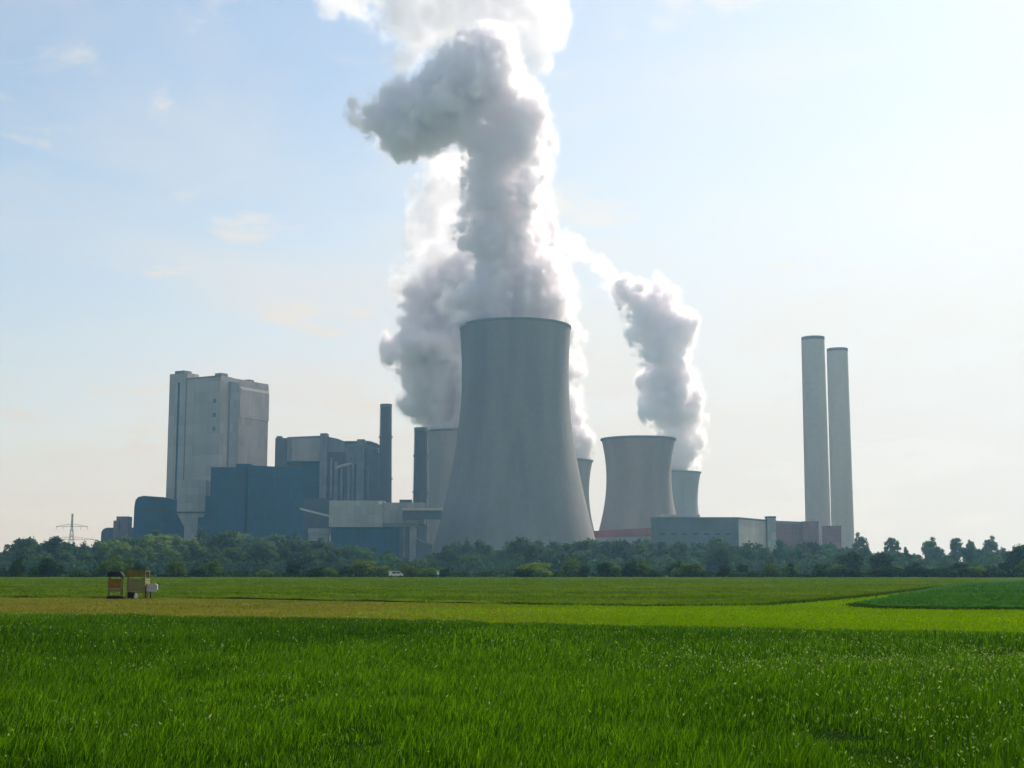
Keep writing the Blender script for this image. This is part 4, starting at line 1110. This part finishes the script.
# seed heads; their pale flecks also paint sun glints on blades
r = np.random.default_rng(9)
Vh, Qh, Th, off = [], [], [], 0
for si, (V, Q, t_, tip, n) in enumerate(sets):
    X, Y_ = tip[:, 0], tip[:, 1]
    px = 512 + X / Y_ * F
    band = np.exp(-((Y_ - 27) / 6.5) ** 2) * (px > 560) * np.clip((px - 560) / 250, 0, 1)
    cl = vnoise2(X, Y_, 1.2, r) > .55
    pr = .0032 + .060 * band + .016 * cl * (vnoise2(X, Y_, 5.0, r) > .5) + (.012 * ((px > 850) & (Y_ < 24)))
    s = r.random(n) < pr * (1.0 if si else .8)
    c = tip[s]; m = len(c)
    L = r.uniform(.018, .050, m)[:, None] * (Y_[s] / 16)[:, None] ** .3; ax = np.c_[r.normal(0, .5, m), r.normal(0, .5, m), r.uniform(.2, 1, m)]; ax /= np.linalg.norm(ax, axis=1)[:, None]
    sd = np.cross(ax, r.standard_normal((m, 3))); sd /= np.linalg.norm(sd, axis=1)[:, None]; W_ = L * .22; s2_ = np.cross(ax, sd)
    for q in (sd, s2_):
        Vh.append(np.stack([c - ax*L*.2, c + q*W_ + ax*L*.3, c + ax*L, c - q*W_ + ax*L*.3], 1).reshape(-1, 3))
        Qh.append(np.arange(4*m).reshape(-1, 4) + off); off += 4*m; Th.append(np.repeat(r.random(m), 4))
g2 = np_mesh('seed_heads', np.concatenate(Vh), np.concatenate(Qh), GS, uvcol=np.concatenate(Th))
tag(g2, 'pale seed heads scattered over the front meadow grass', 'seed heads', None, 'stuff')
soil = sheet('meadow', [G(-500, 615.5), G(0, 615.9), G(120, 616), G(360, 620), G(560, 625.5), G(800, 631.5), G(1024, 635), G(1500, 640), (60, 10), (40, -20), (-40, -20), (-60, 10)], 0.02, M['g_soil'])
# rough tufts along crop edges, dark-coloured to paint the crop's shadow line
def tufts(name, label, pts_px, n, seed, h, w, m, spread=.5):
    r = np.random.default_rng(seed)
    pl = np.array([G(*p) for p in pts_px]); s = np.r_[0, np.cumsum(np.hypot(*np.diff(pl, axis=0).T))]
    t = r.uniform(0, s[-1], n); X = np.interp(t, s, pl[:, 0]) + r.normal(0, spread, n); Y_ = np.interp(t, s, pl[:, 1]) + r.normal(0, spread, n)
    hh = h * r.uniform(.5, 1.3, n); a = r.uniform(0, 6.28, n)
    du = np.c_[np.cos(a), np.sin(a), np.zeros(n)] * w; b0 = np.c_[X, Y_, np.full(n, .01)]; tip = b0 + np.c_[r.normal(0, .25, n)*hh, r.normal(0, .25, n)*hh, hh]
    V = np.stack([b0 - du, b0 + du, tip + du*.3, tip - du*.3], 1).reshape(-1, 3)
    o = np_mesh(name, V, np.arange(4*n).reshape(-1, 4), m, uvcol=np.repeat(r.random(n), 4)); return tag(o, label, 'grass', None, 'stuff')
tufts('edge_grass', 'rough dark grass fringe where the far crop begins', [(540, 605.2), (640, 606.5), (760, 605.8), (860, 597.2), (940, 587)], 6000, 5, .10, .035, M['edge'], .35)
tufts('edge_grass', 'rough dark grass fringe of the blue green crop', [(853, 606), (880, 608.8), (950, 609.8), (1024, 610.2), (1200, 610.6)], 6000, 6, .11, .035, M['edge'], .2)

# short sward standing on the strips, and drilled rows in the far crop
def inside(poly, X, Y_):
    poly = np.array(poly); c = np.zeros(len(X), bool); j = len(poly) - 1
    for i in range(len(poly)):
        xi, yi = poly[i]; xj, yj = poly[j]
        c ^= ((yi > Y_) != (yj > Y_)) & (X < (xj - xi) * (Y_ - yi) / (yj - yi + 1e-12) + xi); j = i
    return c
def sward(name, label, poly_px, n, seed, h, w, m, z0=0.0, rows=None, patchy=.35, xr=None, vary=.3):
    r = np.random.default_rng(seed); poly = np.array([G(*p) for p in poly_px])
    lo_, hi_ = poly.min(0), poly.max(0)
    # even cover in the view's depth: more tufts near, fewer far
    Y_ = lo_[1] * (hi_[1] / lo_[1]) ** r.random(n * 3); lim = Y_ * .45 + 4; X = r.uniform(-1, 1, n * 3) * lim
    if rows: Y_ = np.round(Y_ / rows) * rows + r.normal(0, rows * .1, len(Y_))
    k = inside(poly, X, Y_) & (vnoise2(X, Y_, 3.5, r) * .6 + vnoise2(X, Y_, .9, r) * .4 + r.random(len(X)) * .5 > patchy + .2)
    if xr: k &= (X + r.normal(0, 2.5, len(X)) > xr[0]) & (X + r.normal(0, 2.5, len(X)) < xr[1])
    X, Y_ = X[k][:n], Y_[k][:n]; n = len(X)
    hh = h * r.uniform(.4, 1.4, n); ww = w * (Y_ / 60); a = r.uniform(0, 6.28, n)
    du = np.c_[np.cos(a), np.sin(a), np.zeros(n)] * ww[:, None]; b0 = np.c_[X, Y_, np.full(n, z0)]
    tip = b0 + np.c_[r.normal(0, .4, n) * hh, r.normal(0, .4, n) * hh, hh]
    V = np.stack([b0 - du, b0 + du, tip + du * .3, tip - du * .3], 1).reshape(-1, 3)
    big = vnoise2(X, Y_, 6.0, r)
    o = np_mesh(name, V, np.arange(4 * n).reshape(-1, 4), m, uvcol=np.repeat(np.clip(big * .6 + vary * 1.4 * r.random(n), 0, 1), 4)); return tag(o, label, 'grass', None, 'stuff')
M['sward_dry'] = leaf_mat('dry_sward_blades', (0.090, 0.105, 0.008), (0.210, 0.200, 0.040), 0.35, obj_var=0)
M['sward_lime'] = leaf_mat('lime_sward_blades', (0.085, 0.165, 0.001), (0.175, 0.280, 0.002), 0.4, obj_var=0)
M['sward_crop'] = leaf_mat('crop_blades', (0.040, 0.092, 0.004), (0.130, 0.185, 0.010), 0.35, obj_var=0)
M['sward_blue'] = leaf_mat('blue_green_blades', (0.024, 0.082, 0.012), (0.056, 0.145, 0.020), 0.3, obj_var=0)
strip_px = [(-200, 618), (120, 618), (360, 622), (560, 628), (800, 634), (1024, 638), (1200, 640), (1200, 611), (1024, 610.5), (880, 609), (852, 606), (880, 602.5), (950, 587), (930, 587), (862, 598), (800, 604), (640, 606.6), (480, 604), (200, 599), (-200, 597.2)]
sward('short_grass', 'short dry tan grass of the mown strip near the wooden hutches', strip_px, 60000, 31, .05, .03, M['sward_dry'], xr=(-99, 1))
sward('short_grass', 'short lime green grass of the strip before the blue green crop', strip_px, 70000, 32, .06, .03, M['sward_lime'], xr=(-4, 99))
sward('crop_blades', 'young crop in rows across the wide middle field', [(-300, 596.6), (200, 598.2), (480, 603.2), (640, 606), (760, 605.4), (860, 596.8), (980, 581.8), (980, 579), (500, 578.5), (-300, 579)], 90000, 33, .10, .035, M['sward_crop'], z0=.03, rows=3.5)
sward('crop_blades', 'blue green crop plants of the field with the rounded corner', [(860, 605.5), (885, 608.2), (950, 609.2), (1024, 609.6), (1200, 610), (1200, 582), (1024, 582.5), (965, 586)], 45000, 34, .10, .03, M['sward_blue'], z0=.10, rows=2.2)

# ------------------------------------------------------------------ haze
hb = MB().box(-2300, 2300, -700, 2500, -1.0, 640).build('haze', vol_mat('haze_air', HAZE_DENSITY, HAZE_COLOR, 0.5, (1, 1, 1, 1)))
tag(hb, None, None, None, 'stuff')
